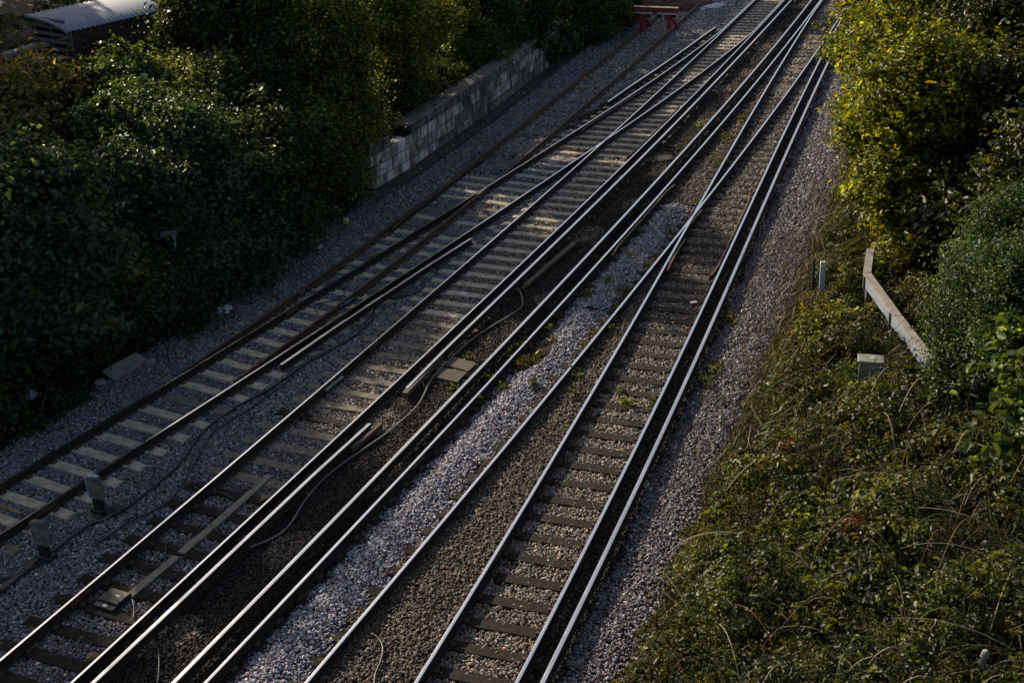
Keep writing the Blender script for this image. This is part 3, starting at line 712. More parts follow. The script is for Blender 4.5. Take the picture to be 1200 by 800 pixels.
crumple(109, 768, -.12, .08, M_card, 15, 'tan_block', 'small tan block on a dark sleeper at the bottom left', 'block', 1.3, .4)
crumple(310, 583, -.12, .07, M_card, 16, 'tan_block', 'small tan block right of the upper end of the long plank', 'block', 1.4, .4)
p = at_z(813, 354, -.13); b = MB(); b.box((0, 0, 0), .17, .11, .03, rz=.2, ch=.006); o = b.build('white_tag_plate', M_white); o.location = p; tag(o, 'small white plate on a dark sleeper of the rightmost track', 'plate')
p = at_z(544, 344, -.155); b = MB(); b.box((0, 0, 0), .2, .13, .014, rz=-.35); o = b.build('white_tag_plate', M_white); o.location = p; tag(o, 'white painted plate on a pale sleeper in the middle of the picture', 'plate')
crumple(832, 8, -.16, .55, M_bag2, 21, 'plastic_sheet', 'flat bluish plastic sheet on the stones near the buffer stop', 'litter', 1.6, .1)
import bmesh
bm = bmesh.new(); bmesh.ops.create_uvsphere(bm, u_segments=20, v_segments=12, radius=.105); me = bpy.data.meshes.new('ball'); bm.to_mesh(me); bm.free()
for pl in me.polygons: pl.use_smooth = True
o = link('ball', me, M_ball); o.location = at_z(405, 259, -.05); tag(o, 'small yellow ball at the edge of the dark bushes', 'ball')
# concrete slab leaning at the left
A = at_z(127, 440, -.05); B_ = at_z(166, 418, -.05); d = B_ - A
b = MB(); b.box((A + B_) / 2, d.length, .40, .07, rz=math.atan2(d.y, d.x), ch=.01, rx=.35); o = b.build('concrete_slab', M_conc); tag(o, 'pale concrete slab leaning at the edge of the left bushes', 'concrete slab')
crumple(118, 448, -.12, .12, M_conc, 31, 'rock', 'grey rock touching the lower end of the leaning slab', 'rock')
crumple(176, 424, -.12, .13, M_conc, 33, 'rock', 'grey rock just right of the leaning slab', 'rock')
# dim signpost in the left bushes
p = at_z(213, 330, .6); e = empty('marker_sign', (p.x, p.y, ground_at(p.x, p.y)), .3); tag(e, 'dim grey marker sign on a short post among the left bushes', 'sign')
h = 2.0
b = MB(); b.box((0, 0, h / 2), .06, .06, h); b.build('post', M_galv, e); b = MB(); b.box((-.12, -.04, h - .05), .42, .03, .14); b.build('sign_board', M_slat, e)

# ------------------------------------------------------------------ right side: posts, cabinet, trough
p = at_h(962, 350, 0.0); e = empty('marker_post', tuple(p), -.1); tag(e, 'upright pale blue post with a white top on the weedy right verge', 'marker post')
b = MB(); b.box((0, 0, .42), .13, .07, .95, ch=.006); b.build('post', M_blue_post, e); b = MB(); b.box((0, 0, .955), .135, .075, .13, ch=.006); b.build('cap', M_white, e)
b = MB(); b.box((-.17, .22, .44), .065, .065, 1.15); b2 = b.build('dark_post', M_black); b2.location = p; tag(b2, 'thin black post standing just behind the pale blue one', 'post')
p = at_h(1018, 452, 0.0); e = empty('junction_cabinet', tuple(p), -.28); tag(e, 'squat grey lineside cabinet with a pale lid among the brambles', 'cabinet')
b = MB(); b.box((0, 0, .30), .46, .30, .62, ch=.01); b.build('body', M_cab, e); b = MB(); b.box((0, 0, .63), .54, .38, .05, ch=.012); b.build('lid', M_galv_top if False else M_cab, e)
b = MB(); b.box((0, -.155, .3), .36, .012, .42); b.build('door', M_cab, e)
b = MB(); b.box((.02, 0, .6585), .1, .07, .008); b.build('label_plate', M_white, e)
T = [at_h(1019, 290, 1.15), at_h(1014, 320, 1.15)]
zt = T[1].z; T = [at_z(1020, 292, zt), at_z(1016, 320, zt), at_z(1052, 370, zt), at_z(1094, 424, zt)]
e = empty('cable_trough', tuple(T[1])); tag(e, 'raised galvanised cable trough with a weathered lid, bent at its far end', 'cable trough')
def seg(a, c, w_, h_, dz, ov=0.):
    d = (c - a).normalized(); nn = Vector((-d.y, d.x, 0)); a = a - d * ov; c = c + d * ov
    return [a + nn * w_ / 2, c + nn * w_ / 2, c - nn * w_ / 2, a - nn * w_ / 2], dz, h_
for a, c in zip(T[:-1], T[1:]):
    a, c = a - T[1], c - T[1]
    b = MB(); q, dz, h_ = seg(a, c, .15, .3, 0); b.prism(q, (0, 0, -.29), (0, 0, -.03)); b.build('side_channel', M_galv, e)
    b = MB(); q, dz, h_ = seg(a, c, .185, .3, 0, .01); b.prism(q, (0, 0, -.027), (0, 0, 0.012)); b.build('lid', M_galv_top, e)
for (a, c), ts in (((T[1], T[2]), (.05, .9)), ((T[2], T[3]), (.95,)), ((T[0], T[1]), (.1,))):
    for t in ts:
        q = a + (c - a) * t; gz = ground_at(q.x, q.y) - T[1].z; q = q - T[1]
        b = MB(); b.box((q.x, q.y, (gz - .31) / 2 - .05), .055, .055, -gz - .31 + .1); b.build('leg', M_galv, e)
        b = MB(); dd = (c - a).normalized(); b.box((q.x, q.y, -.165), .05, .23, .30, rz=math.atan2(dd.y, dd.x)); b.build('bracket', M_slat, e)
crumple(966, 448, .0, .15, M_bag, 41, 'plastic_bag', 'grey white crumpled litter in the grass left of the grey cabinet', 'litter', 1.2).location.z = at_h(966, 448, .1).z
o = bpy.data.objects['plastic_bag.002'] if 'plastic_bag.002' in bpy.data.objects else None
if o: o.location = at_h(970, 448, .12)

# ------------------------------------------------------------------ hut with barrel roof, top left
z0 = terrain(38, -36) - .05
ze = 5.1
E1 = at_z(82, 37, ze); E2 = at_z(192, 12, ze); d = (E2 - E1).normalized(); nl = Vector((-d.y, d.x, 0)); L = (E2 - E1).length
wd, rise = 2.6, .9
_r = ray(33, 17); _best = 9
for _k in range(60, 600):   # how wide and how high the far edge stands
    _t = _k / 600 * 110; _p = Vector((0, 0, CAMH)) + _r * _t; _q = _p - E1; _w = _q.dot(nl); _a = abs(_q.dot(d))
    if _w > 0 and _a < _best: _best = _a; wd, rise = _w, _q.z
print('HUT', wd, rise, L)
hut = empty('barrel_roof_hut', (E1.x, E1.y, float(z0))); tag(hut, 'small slatted hut with a curved corrugated zinc roof behind the left bushes', 'hut')
ho = Vector(hut.location)
b = MB(); n = 48
def arc(t):   # across the roof, 0 at the near eave
    a = math.pi * (.12 + .38 * t); x0 = math.cos(math.pi * .12); h0 = math.sin(math.pi * .12)
    return wd * (x0 - math.cos(a)) / x0, rise * (math.sin(a) - h0) / (1 - h0)
K = int(L / .045)
vs = []; 
for i in range(K + 1):
    for j in range(n // 2 + 1):
        x, z = arc(j / (n // 2)); 
        z += .022 * math.sin(i * math.pi / 2)
        vs.append(E1 - d * .12 + d * (L + .24) * i / K + nl * x + Vector((0, 0, z)) - ho)
m_ = n // 2 + 1
fs = [(i * m_ + j, i * m_ + j + 1, (i + 1) * m_ + j + 1, (i + 1) * m_ + j) for i in range(K) for j in range(n // 2)]
b.add(vs, fs); o = b.build('roof', M_tin, hut, smooth=False); sol = o.modifiers.new('thick', 'SOLIDIFY'); sol.thickness = .02; sol.offset = -1
b = MB()   # purlins at eave, gable rim
for k in (0,):
    pts = [E1 - d * .10 + nl * arc(j / 24)[0] + Vector((0, 0, arc(j / 24)[1] - .05)) - ho for j in range(25)]; b.tube(pts, .035, 6)
b.build('gable_rim', M_galv, hut)
body_h = ze - float(z0)
b = MB(); 
for i in range(13):
    z = .15 + i * .235; 
    wv = wd - .1 if z < body_h - .1 else wd * .8
    if z > body_h + .5: break
    c = E1 + nl * wd / 2 + Vector((0, 0, 0)) - ho; c.z = z
    b.box(c, .05, wv, .10, rz=math.atan2(d.y, d.x), ry=.5)
b.build('gable_slats', M_slat, hut)
for s in (0.03, .5, .97):
    b = MB(); c = E1 + nl * wd * s + d * .04 - ho; c.z = body_h / 2; b.box(c, .08, .08, body_h, rz=math.atan2(d.y, d.x)); b.build('corner_post', M_slat, hut)
    b = MB(); c = E2 + nl * wd * s - d * .04 - ho; c.z = body_h / 2; b.box(c, .08, .08, body_h, rz=math.atan2(d.y, d.x)); b.build('corner_post', M_slat, hut)
b = MB(); c = E1 + d * L / 2 + nl * .1 - ho; c.z = body_h / 2; b.box(c, L - .3, .06, body_h - .05, rz=math.atan2(d.y, d.x)); b.build('side_wall', M_brick, hut)
b = MB(); c = E1 + d * L / 2 + nl * (wd - .1) - ho; c.z = body_h / 2; b.box(c, L - .3, .06, body_h - .05, rz=math.atan2(d.y, d.x)); b.build('side_wall', M_brick, hut)
# brick wall with capping in front of the hut
W = [at_z(x, y, 4.55) for x, y in ((-60, 84), (0, 68), (30, 59), (60, 51), (82, 47), (100, 44), (122, 38), (150, 30), (196, 18), (230, 8))]
bwl = empty('brick_wall', (W[3].x, W[3].y, 2.9)); tag(bwl, 'dark brick wall with a pale uneven coping in front of the curved roof hut', 'wall')
b = MB(); bc = MB(); wo = Vector(bwl.location)
for i, (a, c) in enumerate(zip(W, W[1:])):
    d_ = (c - a).normalized(); nn = Vector((-d_.y, d_.x, 0)); q = [a - wo - nn * .0, c - wo - nn * 0, c - wo + nn * .3, a - wo + nn * .3]
    b.prism(q, (0, 0, -2.4), (0, 0, -.07))
    ln = (c - a).length; k = max(1, int(ln / .42))
    for j in range(k):
        m0 = a + (c - a) * (j + .5) / k - wo + nn * .15; bc.box(m0 + Vector((0, 0, rb.uniform(-.02, .02))), ln / k - .015, .42, .12, rz=math.atan2(d_.y, d_.x), ch=.03)
b.build('brickwork', M_brick, bwl); M_cap = mat('stone_capping', (.13, .12, .115), .9, 0, 4, (.27, .255, .25), .4); bc.build('coping', M_cap, bwl)

# ------------------------------------------------------------------ foliage
def leaf_geo(P, Nn, size, r, aspect=.62):
    """folded four-point leaves; returns V, F"""
    n = len(P); Nn = Nn / np.linalg.norm(Nn, axis=1)[:, None]
    T = r.normal(0, 1, (n, 3)); T -= (T * Nn).sum(1)[:, None] * Nn; T /= np.linalg.norm(T, axis=1)[:, None]; B = np.cross(Nn, T)
    s = size[:, None]; fold = r.uniform(.05, .30, n)[:, None]; curl = r.uniform(-.05, .3, n)[:, None]; asp = aspect * r.uniform(.8, 1.15, n)[:, None]
    a = P - T * s * .5; c = P + T * s * .5 - Nn * s * curl; up = Nn * s * fold
    l1 = P - T * s * .27 + B * s * asp * .47 + up; l2 = P + T * s * .12 + B * s * asp * .40 + up * .9 - Nn * s * curl * .3
    r1 = P - T * s * .27 - B * s * asp * .47 + up; r2 = P + T * s * .12 - B * s * asp * .40 + up * .9 - Nn * s * curl * .3
    V = np.stack([a, l1, l2, c, r2, r1], 1).reshape(-1, 3); k = np.arange(n) * 6
    F = np.stack([np.stack([k, k + 3, k + 2, k + 1], -1), np.stack([k, k + 5, k + 4, k + 3], -1)], 1).reshape(-1, 4)
    return V, F
def rand_dir(r, n):
    d = r.normal(0, 1, (n, 3)); return d / np.linalg.norm(d, axis=1)[:, None]
def palette(r, n, cols, wts, var=.25):
    cols = np.array(cols); k = r.choice(len(cols), n, p=np.array(wts) / sum(wts)); c = cols[k]
    return c * np.exp(r.normal(0, var, n))[:, None] * (1 + r.normal(0, .06, (n, 3)))
def clump_leaves(r, blobs, per_m2, leaf, cols, wts, clump=.38, per=26, shell=(.64, 1.12), down=-.35, up=.55, spread=.55, flat=.6, shoots=1.):
    """blobs: (centre, radii). Clumps sit near each blob's surface; leaves fill the clumps."""
    Ps = []; Ns = []; Ss = []; Cs_ = []
    for (c, rad) in blobs:
        c = np.array(c, float); rad = np.array(rad, float)
        area = 4 * np.pi * ((rad[0] * rad[1]) ** 1.6 / 3 + (rad[0] * rad[2]) ** 1.6 / 3 + (rad[1] * rad[2]) ** 1.6 / 3) ** (1 / 1.6)
        nc = max(6, int(area * per_m2 / per)); d = rand_dir(r, nc * 2); d = d[d[:, 2] > down][:nc]; nc = len(d)
        q = r.uniform(shell[0], shell[1], nc) * (1 + .16 * np.sin(d[:, 0] * 7 + c[0] * 3) * np.sin(d[:, 1] * 6 + c[1]) + .10 * np.sin(d[:, 2] * 9 + d[:, 0] * 5))
        cc = c + d * rad * q[:, None]
        csz = clump * np.exp(r.normal(0, .3, nc)); cnt = np.maximum(5, (per * np.exp(r.normal(0, .35, nc))).astype(int))
        cb = np.exp(r.normal(0, .36, nc)); idx = np.repeat(np.arange(nc), cnt); n = len(idx)
        off = r.normal(0, 1, (n, 3)) * csz[idx][:, None] * np.array([1, 1, flat]) * .55
        P = cc[idx] + off
        Nn = d[idx] * spread + rand_dir(r, n) * .62 + np.array([0, 0, up])
        Ps.append(P); Ns.append(Nn); Ss.append(leaf * np.exp(r.normal(0, .28, n))); Cs_.append(palette(r, n, cols, wts) * cb[idx][:, None])
        # inner leaves that close the crown
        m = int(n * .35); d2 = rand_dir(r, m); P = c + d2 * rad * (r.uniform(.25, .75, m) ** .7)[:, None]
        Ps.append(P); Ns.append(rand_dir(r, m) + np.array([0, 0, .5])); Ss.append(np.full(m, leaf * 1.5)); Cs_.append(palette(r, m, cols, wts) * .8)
        ns = int(area * .55) + 3; d3 = rand_dir(r, ns * 2); d3 = d3[d3[:, 2] > -.05][:ns]; ns = len(d3)   # shoots that break the outline
        if shoots and ns:
            ln = r.uniform(.35, .95, ns) * min(1., rad.mean()) * shoots; k = max(8, int(14 * per_m2 / 300)); t = r.random((ns, k)) ** .8
            sd_ = d3 * .5 + np.array([0, 0, .75]) + rand_dir(r, ns) * .3
            P = (c + d3 * rad * .95)[:, None, :] + sd_[:, None, :] * (ln[:, None] * t)[..., None] + r.normal(0, .5, (ns, k, 3)) * (leaf * (1.15 - t * .7))[..., None]
            P = P.reshape(-1, 3); m = len(P); tn = np.exp(r.normal(0.05, .25, ns)).repeat(k)
            Ps.append(P); Ns.append(rand_dir(r, m) * .8 + np.array([0, 0, .6])); Ss.append(leaf * np.exp(r.normal(-.1, .25, m))); Cs_.append(palette(r, m, cols, wts) * tn[:, None])
    return np.concatenate(Ps), np.concatenate(Ns), np.concatenate(Ss), np.concatenate(Cs_)
def foliage_obj(name, data, r, parent=None, origin=None, aspect=.62, m=None):
    P, Nn, Sz, Cl = data
    gz = terrain(P[:, 0] * E_[0] + P[:, 1] * E_[1], P[:, 0] * N_[0] + P[:, 1] * N_[1]); k = P[:, 2] > gz + .01
    P, Nn, Sz, Cl = P[k], Nn[k], Sz[k], Cl[k]
    if origin is not None: P = P - np.array(origin)
    V, F = leaf_geo(P, Nn, Sz, r, aspect)
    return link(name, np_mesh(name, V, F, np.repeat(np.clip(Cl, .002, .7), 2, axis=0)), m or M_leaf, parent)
GREEN_D = [(.022, .042, .014), (.030, .052, .020), (.042, .062, .022), (.055, .060, .020)]
def tree(name, label, cat, base, blobs, leaf, cols, wts, per_m2=260, group=None, seed=1, trunk_r=.10, **k):
    r = np.random.default_rng(seed); rr = random.Random(seed)
    base = Vector(base); e = empty(name, tuple(base)); tag(e, label, cat, group)
    foliage_obj('crown', clump_leaves(r, blobs, per_m2, leaf, cols, wts, **k), r, e, tuple(base))
    cs = [Vector(c) for c, _ in blobs]; top = max(cs, key=lambda c: c.z) - base
    mid = sum(cs, Vector()) / len(cs) - base
    b = MB(); b.tube(smooth_path([(0, 0, -.3), (mid.x * .15 + .04, mid.y * .15, mid.z * .35), (mid.x * .6, mid.y * .6, mid.z * .8), top * .98]), [trunk_r * (1.25 - 1.0 * t / 15) for t in range(16)], 8)
    b.build('trunk', M_bark, e, smooth=True)
    k0 = Vector((mid.x * .3, mid.y * .3, mid.z * .5))
    for c, rad in blobs[:7]:
        q = Vector(c) - base
        b = MB(); b.tube(smooth_path([k0, k0.lerp(q, .5) + Vector((rr.uniform(-.1, .1), rr.uniform(-.1, .1), .12)), q + Vector((0, 0, rad[2] * .4))], 4), [trunk_r * .5 * (1 - .09 * t) for t in range(9)], 6); b.build('limb', M_bark, e, smooth=True)
        for j in range(3):
            dd = Vector((rr.uniform(-1, 1) * rad[0], rr.uniform(-1, 1) * rad[1], rr.uniform(0, 1) * rad[2])) * .8
            b = MB(); b.tube([q, q + dd * .5 + Vector((0, 0, .05)), q + dd], [trunk_r * .22, trunk_r * .15, trunk_r * .06], 5); b.build('branch', M_bark, e)
    return e
def PB(px, py, h, rpx, sx=1., sz=1., sy=1.):
    """a crown blob seen at px,py with its centre h above the ground and an apparent radius rpx"""
    p = at_h(px, py, h); r = rpx * m_per_px(p); return (tuple(p), (r * sx, r * sy, r * sz))
def base_of(b, dx=0, dy=0):
    x, y = b[0][0] + dx, b[0][1] + dy; return (x, y, ground_at(x, y))

SYC = [(.034, .062, .036), (.048, .080, .046), (.062, .088, .036)]
OLV = [(.030, .042, .012), (.045, .055, .014), (.065, .062, .016)]
LIM = [(.085, .12, .025), (.12, .15, .03), (.15, .15, .03)]
YEL = [(.10, .135, .010), (.16, .185, .011), (.22, .20, .012), (.05, .075, .010)]
IVY = [(.028, .046, .016), (.038, .060, .020), (.055, .074, .020)]

# left bank: each shrub and tree stands on its own
def L(label, blobs, leaf, cols, wts, seed, name='shrub', cat='shrub', **k):
    return tree(name, label, cat, base_of(blobs[0], .1, .3), blobs, leaf, cols, wts, seed=seed, group='shrubs and trees on the left bank', **k)
L('dark sycamore at the far left edge with bluish grey leaves, above the plastic bags', [PB(30, 235, 3.2, 62), PB(75, 300, 2.8, 60), PB(20, 330, 2.4, 58), PB(70, 370, 1.9, 50), PB(-30, 280, 3.2, 70)], .15, SYC, [4, 4, 2], 21, 'sycamore_tree', 'tree', per_m2=230)
L('yellowish loose bush at the left edge below the brick wall', [PB(10, 120, 1.9, 36), PB(45, 105, 1.6, 30), PB(20, 160, 1.6, 32)], .17, [(.17, .15, .05), (.22, .19, .08), (.10, .10, .03)], [3, 2, 3], 22, per_m2=190)
L('bush with reddish shoots just under the brick wall coping', [PB(95, 90, 1.0, 26), PB(125, 75, .9, 22), PB(80, 125, 1.2, 30)], .14, [(.05, .035, .02), (.085, .045, .025), (.04, .05, .02)], [3, 2, 3], 23, per_m2=150)
L('rounded dark shrub right of the reddish bush, topped by fresh green leaves', [PB(150, 100, 1.9, 36), PB(165, 145, 1.9, 44), PB(125, 165, 1.7, 42)], .14, [(.05, .09, .03), (.08, .13, .045), (.035, .055, .02)], [3, 2, 4], 24)
L('shrub with a flat pale green top left of the tall ivy column', [PB(250, 92, 2.6, 40, 1, .5), PB(215, 85, 2.2, 30, 1, .5), PB(285, 80, 2.6, 30, 1, .6), PB(250, 125, 1.8, 42)], .13, [(.17, .20, .08), (.22, .25, .10), (.08, .11, .04)], [3, 2, 2], 25, per_m2=300)
L('dark mass of leaves below the flat pale topped shrub', [PB(215, 170, 2.2, 52), PB(255, 215, 1.9, 52), PB(200, 240, 1.7, 50), PB(150, 220, 2., 48)], .13, SYC, [4, 3, 2], 26)
L('tall ivy column whose right flank catches the light', [PB(385, 45, 3.8, 44, 1, 1.1), PB(392, 95, 3.0, 46, 1, 1.2), PB(405, 150, 2.0, 40), PB(350, 95, 2.8, 42), PB(392, 205, 1.1, 34), PB(365, 165, 2, 42)], .10, [(.045, .07, .016), (.10, .125, .02), (.18, .19, .03)], [4, 3, 3], 27, 'ivy_covered_tree', 'tree', per_m2=420)
L('dark tree between the pale topped shrub and the ivy column', [PB(320, 110, 2.8, 44), PB(320, 165, 2.3, 48), PB(305, 220, 1.8, 46), PB(335, 255, 1.2, 36)], .12, IVY + OLV[:1], [3, 3, 2, 2], 28, 'dark_tree', 'tree')
L('broad dark tree at the top edge above the pale topped shrub', [PB(230, 28, 3.2, 40), PB(285, 22, 3.5, 44), PB(330, 40, 3.3, 42), PB(255, 0, 3.6, 46), PB(320, -20, 4, 50)], .14, IVY, [3, 3, 2], 29, 'dark_tree', 'tree')
L('ivy draped tree at the top edge with yellow green lit shoulders, behind the column', [PB(455, 20, 3.2, 44), PB(495, 30, 2.4, 36), PB(430, -10, 3.8, 46), PB(470, 70, 1.6, 34), PB(520, 10, 2., 34)], .11, [(.07, .10, .018), (.15, .19, .025), (.23, .24, .03)], [4, 3, 3], 30, 'ivy_covered_tree', 'tree', per_m2=380)
L('low ivy heap spilling over the near end of the block wall', [PB(488, 104, .35, 22, 1.1, .7), PB(465, 112, .7, 28, 1, .8), PB(436, 150, .5, 20), PB(512, 92, .3, 18), PB(532, 90, .1, 12, 1.3, .6), PB(552, 82, .1, 11, 1.2, .6)], .10, IVY, [3, 3, 2], 31, per_m2=380)
L('fresh green sapling behind the middle of the block wall', [PB(560, 52, .8, 22, 1, 1.3), PB(540, 62, .6, 18), PB(575, 64, .3, 18)], .12, [(.05, .09, .02), (.075, .12, .025)], [2, 1], 32, 'sapling', 'sapling')
L('dark bushes along the top edge behind the far part of the wall', [PB(580, 28, 1.0, 30), PB(620, 20, .9, 32), PB(560, 5, 1.6, 36), PB(610, -12, 1.8, 40), PB(660, 5, 1.4, 36), PB(585, 58, .15, 13, 1.3, .6), PB(606, 47, .2, 15, 1.3, .7), PB(622, 50, .1, 16, 1, .8)], .13, IVY + LIM[:1], [3, 3, 2, 1], 33)
L('bush overhanging the far end of the wall and hiding the end of a rusty rail', [PB(655, 48, .5, 26), PB(690, 30, .7, 28), PB(638, 62, .4, 18), PB(715, 22, .4, 20), PB(700, 5, 1.2, 30), PB(738, 8, .6, 18)], .13, IVY + LIM[:1], [3, 3, 2, 1], 34)
L('low dark bush directly left of the yellow ball', [PB(368, 255, .5, 24, 1.1, .8), PB(340, 282, .5, 24, 1.2, .8), PB(402, 222, .5, 22)], .11, SYC + LIM[:1], [3, 3, 2, 1], 35)
L('dark bush beside the plastic bag on the stones', [PB(290, 310, .8, 38), PB(245, 330, .7, 34), PB(310, 285, .9, 34), PB(255, 300, 1.1, 34)], .12, SYC, [3, 3, 2], 36)
L('trailing bush around the dim marker sign', [PB(190, 345, .8, 34), PB(225, 375, .35, 22), PB(160, 375, .7, 34), PB(200, 300, 1.0, 34)], .12, IVY + SYC[:1], [3, 3, 2, 2], 37)
L('dark bush behind the leaning concrete slab', [PB(118, 388, .8, 30), PB(85, 420, .6, 28), PB(130, 350, 1.2, 40)], .12, IVY, [3, 3, 2], 38)
L('dark low bush in the left corner around the plastic bags', [PB(55, 425, .6, 26), PB(15, 412, 1.2, 38), PB(72, 468, .2, 14, 1.3, .6), PB(-30, 480, .6, 40), PB(45, 505, .1, 12, 1.5, .6)], .12, IVY, [3, 3, 2], 39)

# low growth over the left bank: ground cover
def cover(name, label, cat, region, n, leaf, cols, wts, seed, hfun, aspect=.62, up=.7, m=None, cl=None):
    r = np.random.default_rng(seed); u = r.uniform(region[0], region[1], n); v = region[2](u) + (region[3](u) - region[2](u)) * r.random(n)
    hmax = hfun(u, v); ok = hmax > .02; u, v, hmax = u[ok], v[ok], hmax[ok]; n = len(u)
    if cl:
        k = max(1, n // cl[1]); iu, iv = u[:k], v[:k]; idx = r.integers(0, k, n); ih = hfun(iu, iv); rad = cl[0] * np.exp(r.normal(0, .35, k)); q = rand_dir(r, n); q[:, 2] = np.abs(q[:, 2]); q *= (r.random(n) ** .4)[:, None] * rad[idx][:, None]
        patch = .5 + .5 * np.sin(iu * 1.15 + 1.7 * np.sin(iv * .9)) * np.sin(iv * 1.4 + 1.2 * np.sin(iu * .8 + 2)); hole = (hsh(iu, iv, .95) < -.30) | (hsh(iu + 3, iv - 5, 2.1) < -.52)
        tone = (palette(r, k, cols, wts, .3) * (.55 + .95 * patch)[:, None])[idx]; lsz = np.where(hole, .35, 1)[idx] * (.72 + .6 * patch[idx]); u = iu[idx] + q[:, 0]; v = iv[idx] + q[:, 1]; hmax = ih[idx]; h = hmax * (.55 + .45 * r.random(k))[idx] + q[:, 2] * .9 - .05
    else: h = hmax * r.beta(2.6, 1.1, n)
    z = terrain(u, v) + h; x = u * E_[0] + v * N_[0]; y = u * E_[1] + v * N_[1]
    # surface normal from the mound
    g1 = (hfun(u + .1, v) - hmax) / .1; g2 = (hfun(u, v + .1) - hmax) / .1
    nx = -(g1 * E_[0] + g2 * N_[0]); ny = -(g1 * E_[1] + g2 * N_[1])
    Nn = np.stack([nx, ny, np.full(n, 1.)], -1) * up + rand_dir(r, n) * .75
    if cl: Nn = np.stack([q[:, 0] * E_[0] + q[:, 1] * N_[0], q[:, 0] * E_[1] + q[:, 1] * N_[1], q[:, 2]], -1) / rad[idx][:, None] + np.array([0, 0, .45]) + rand_dir(r, n) * .6
    br = np.exp(.35 * np.sin(u * 2.1 + v) * np.sin(v * 2.7 - u)); 
    return tag(foliage_obj(name, (np.stack([x, y, z], -1), Nn, leaf * (lsz if cl else 1) * np.exp(r.normal(0, .3, n)), (tone * np.exp(r.normal(0, .2, n))[:, None] if cl else palette(r, n, cols, wts)) * br[:, None]), r, aspect=aspect, m=m), label, cat, kind='stuff')
def bump2(u, v, k, s): return .5 + .5 * (np.sin(u * k + s) * np.sin(v * k * 1.1 + s * 2 + .6 * np.sin(u * k * .7)))
CLEAR_L = [(at_z(x, y, -.2), r_) for x, y, r_ in ((127, 445, .7), (147, 434, .7), (166, 424, .7), (405, 262, .5), (264, 367, .5), (36, 472, .55), (36, 482, .5), (14, 498, .5), (14, 506, .5), (378, 294, .4))]
def clear_left(u, v):
    k = np.ones_like(u)
    for p_, rd in CLEAR_L:
        k = np.minimum(k, np.clip((np.hypot(u - (p_.x * E_[0] + p_.y * E_[1]), v - (p_.x * N_[0] + p_.y * N_[1])) - rd * .7) / .4, 0, 1))
    return k
hl = lambda u, v: clear_left(u, v) * (.15 + .55 * bump2(u, v, 1.7, 1) + .25 * bump2(u, v, 4.1, 3)) * np.clip((edgeL(u) - v + .25 * np.sin(u * 5)) * 1.3, 0, 1)
cover('ivy_undergrowth', 'dark ivy and weeds covering the whole left bank', 'undergrowth', (15, 62, lambda u: edgeL(u) - 15 - u * .15, lambda u: edgeL(u) + .35), 120000, .13, IVY, [3, 3, 2], 51,
      lambda u, v: np.where((u > 34.7) & (v > wall_v(u) - .65), 0, hl(u, v)), cl=(.3, 30))

# right bank
def clear_spots(u, v):
    k = np.ones_like(u)
    for (p_, rd, f_) in CLEAR:
        pu, pv = p_.x * E_[0] + p_.y * E_[1], p_.x * N_[0] + p_.y * N_[1]
        k = np.minimum(k, f_ + (1 - f_) * np.clip((np.hypot(u - pu, v - pv) - rd * .6) / (rd * .5), 0, 1))
    return k
CLEAR = [(at_h(x, y, 0), r_, f_) for x, y, r_, f_ in ((1018, 310, .7, .2), (1012, 322, .7, .2), (962, 350, .5, .2), (961, 362, .5, .35), (1018, 452, .55, .3), (1016, 466, .5, .45), (1010, 335, .6, .3), (1030, 365, .6, .3), (1045, 390, .6, .3), (1060, 410, .6, .3), (1075, 430, .6, .35), (1085, 445, .6, .4), (968, 452, .4, .2), (1150, 800, .4, .3), (966, 458, .4, .3))]
hr_env = lambda u, v: clear_spots(u, v) * np.clip((v - edgeR(u) - .1 + .3 * np.sin(u * 1.9) + .15 * np.sin(u * 5.3)) * .9, 0, 1)
hr = lambda u, v: hr_env(u, v) * (.12 + .85 * bump2(u, v, 1.35, 2) ** 1.3 + .35 * bump2(u, v, 3.3, 5) + .14 * bump2(u, v, 7.5, 1)) * (.45 + .55 * np.clip((v - edgeR(u)) / 2.2, 0, 1))
BR = [(.030, .044, .014), (.048, .062, .017), (.075, .088, .022), (.10, .085, .022), (.13, .055, .02)]
cover('bramble_thicket', 'dense bramble thicket covering the right bank', 'brambles', (11, 36, lambda u: edgeR(u) + .5, lambda u: edgeR(u) + 9.5), 240000, .072, BR, [5, 5, 3, .8, .03], 61, hr, aspect=.7, cl=(.22, 44))
cover('verge_weeds', 'fine dry grass and small weeds edging the stones on the right', 'weeds', (13, 56, lambda u: edgeR(u) - .15, lambda u: edgeR(u) + 1.9 + 0 * u), 60000, .055, [(.07, .07, .022), (.10, .085, .035), (.13, .095, .045), (.045, .055, .018)], [3, 3, 2, 4], 62,
      lambda u, v: (.08 + .42 * bump2(u, v, 2.3, 4) + .15 * bump2(u, v, 6, 4)) * np.clip((v - edgeR(u) + .12 * np.sin(u * 4)) * 1.6, 0, 1), aspect=.35, up=.1)
cover('bramble_undergrowth', 'low leaves under the bramble thicket', 'undergrowth', (11, 36, lambda u: edgeR(u) + .3, lambda u: edgeR(u) + 9.5), 60000, .09, IVY, [5, 5, 3], 63, lambda u, v: .05 + hr(u, v) * .55)
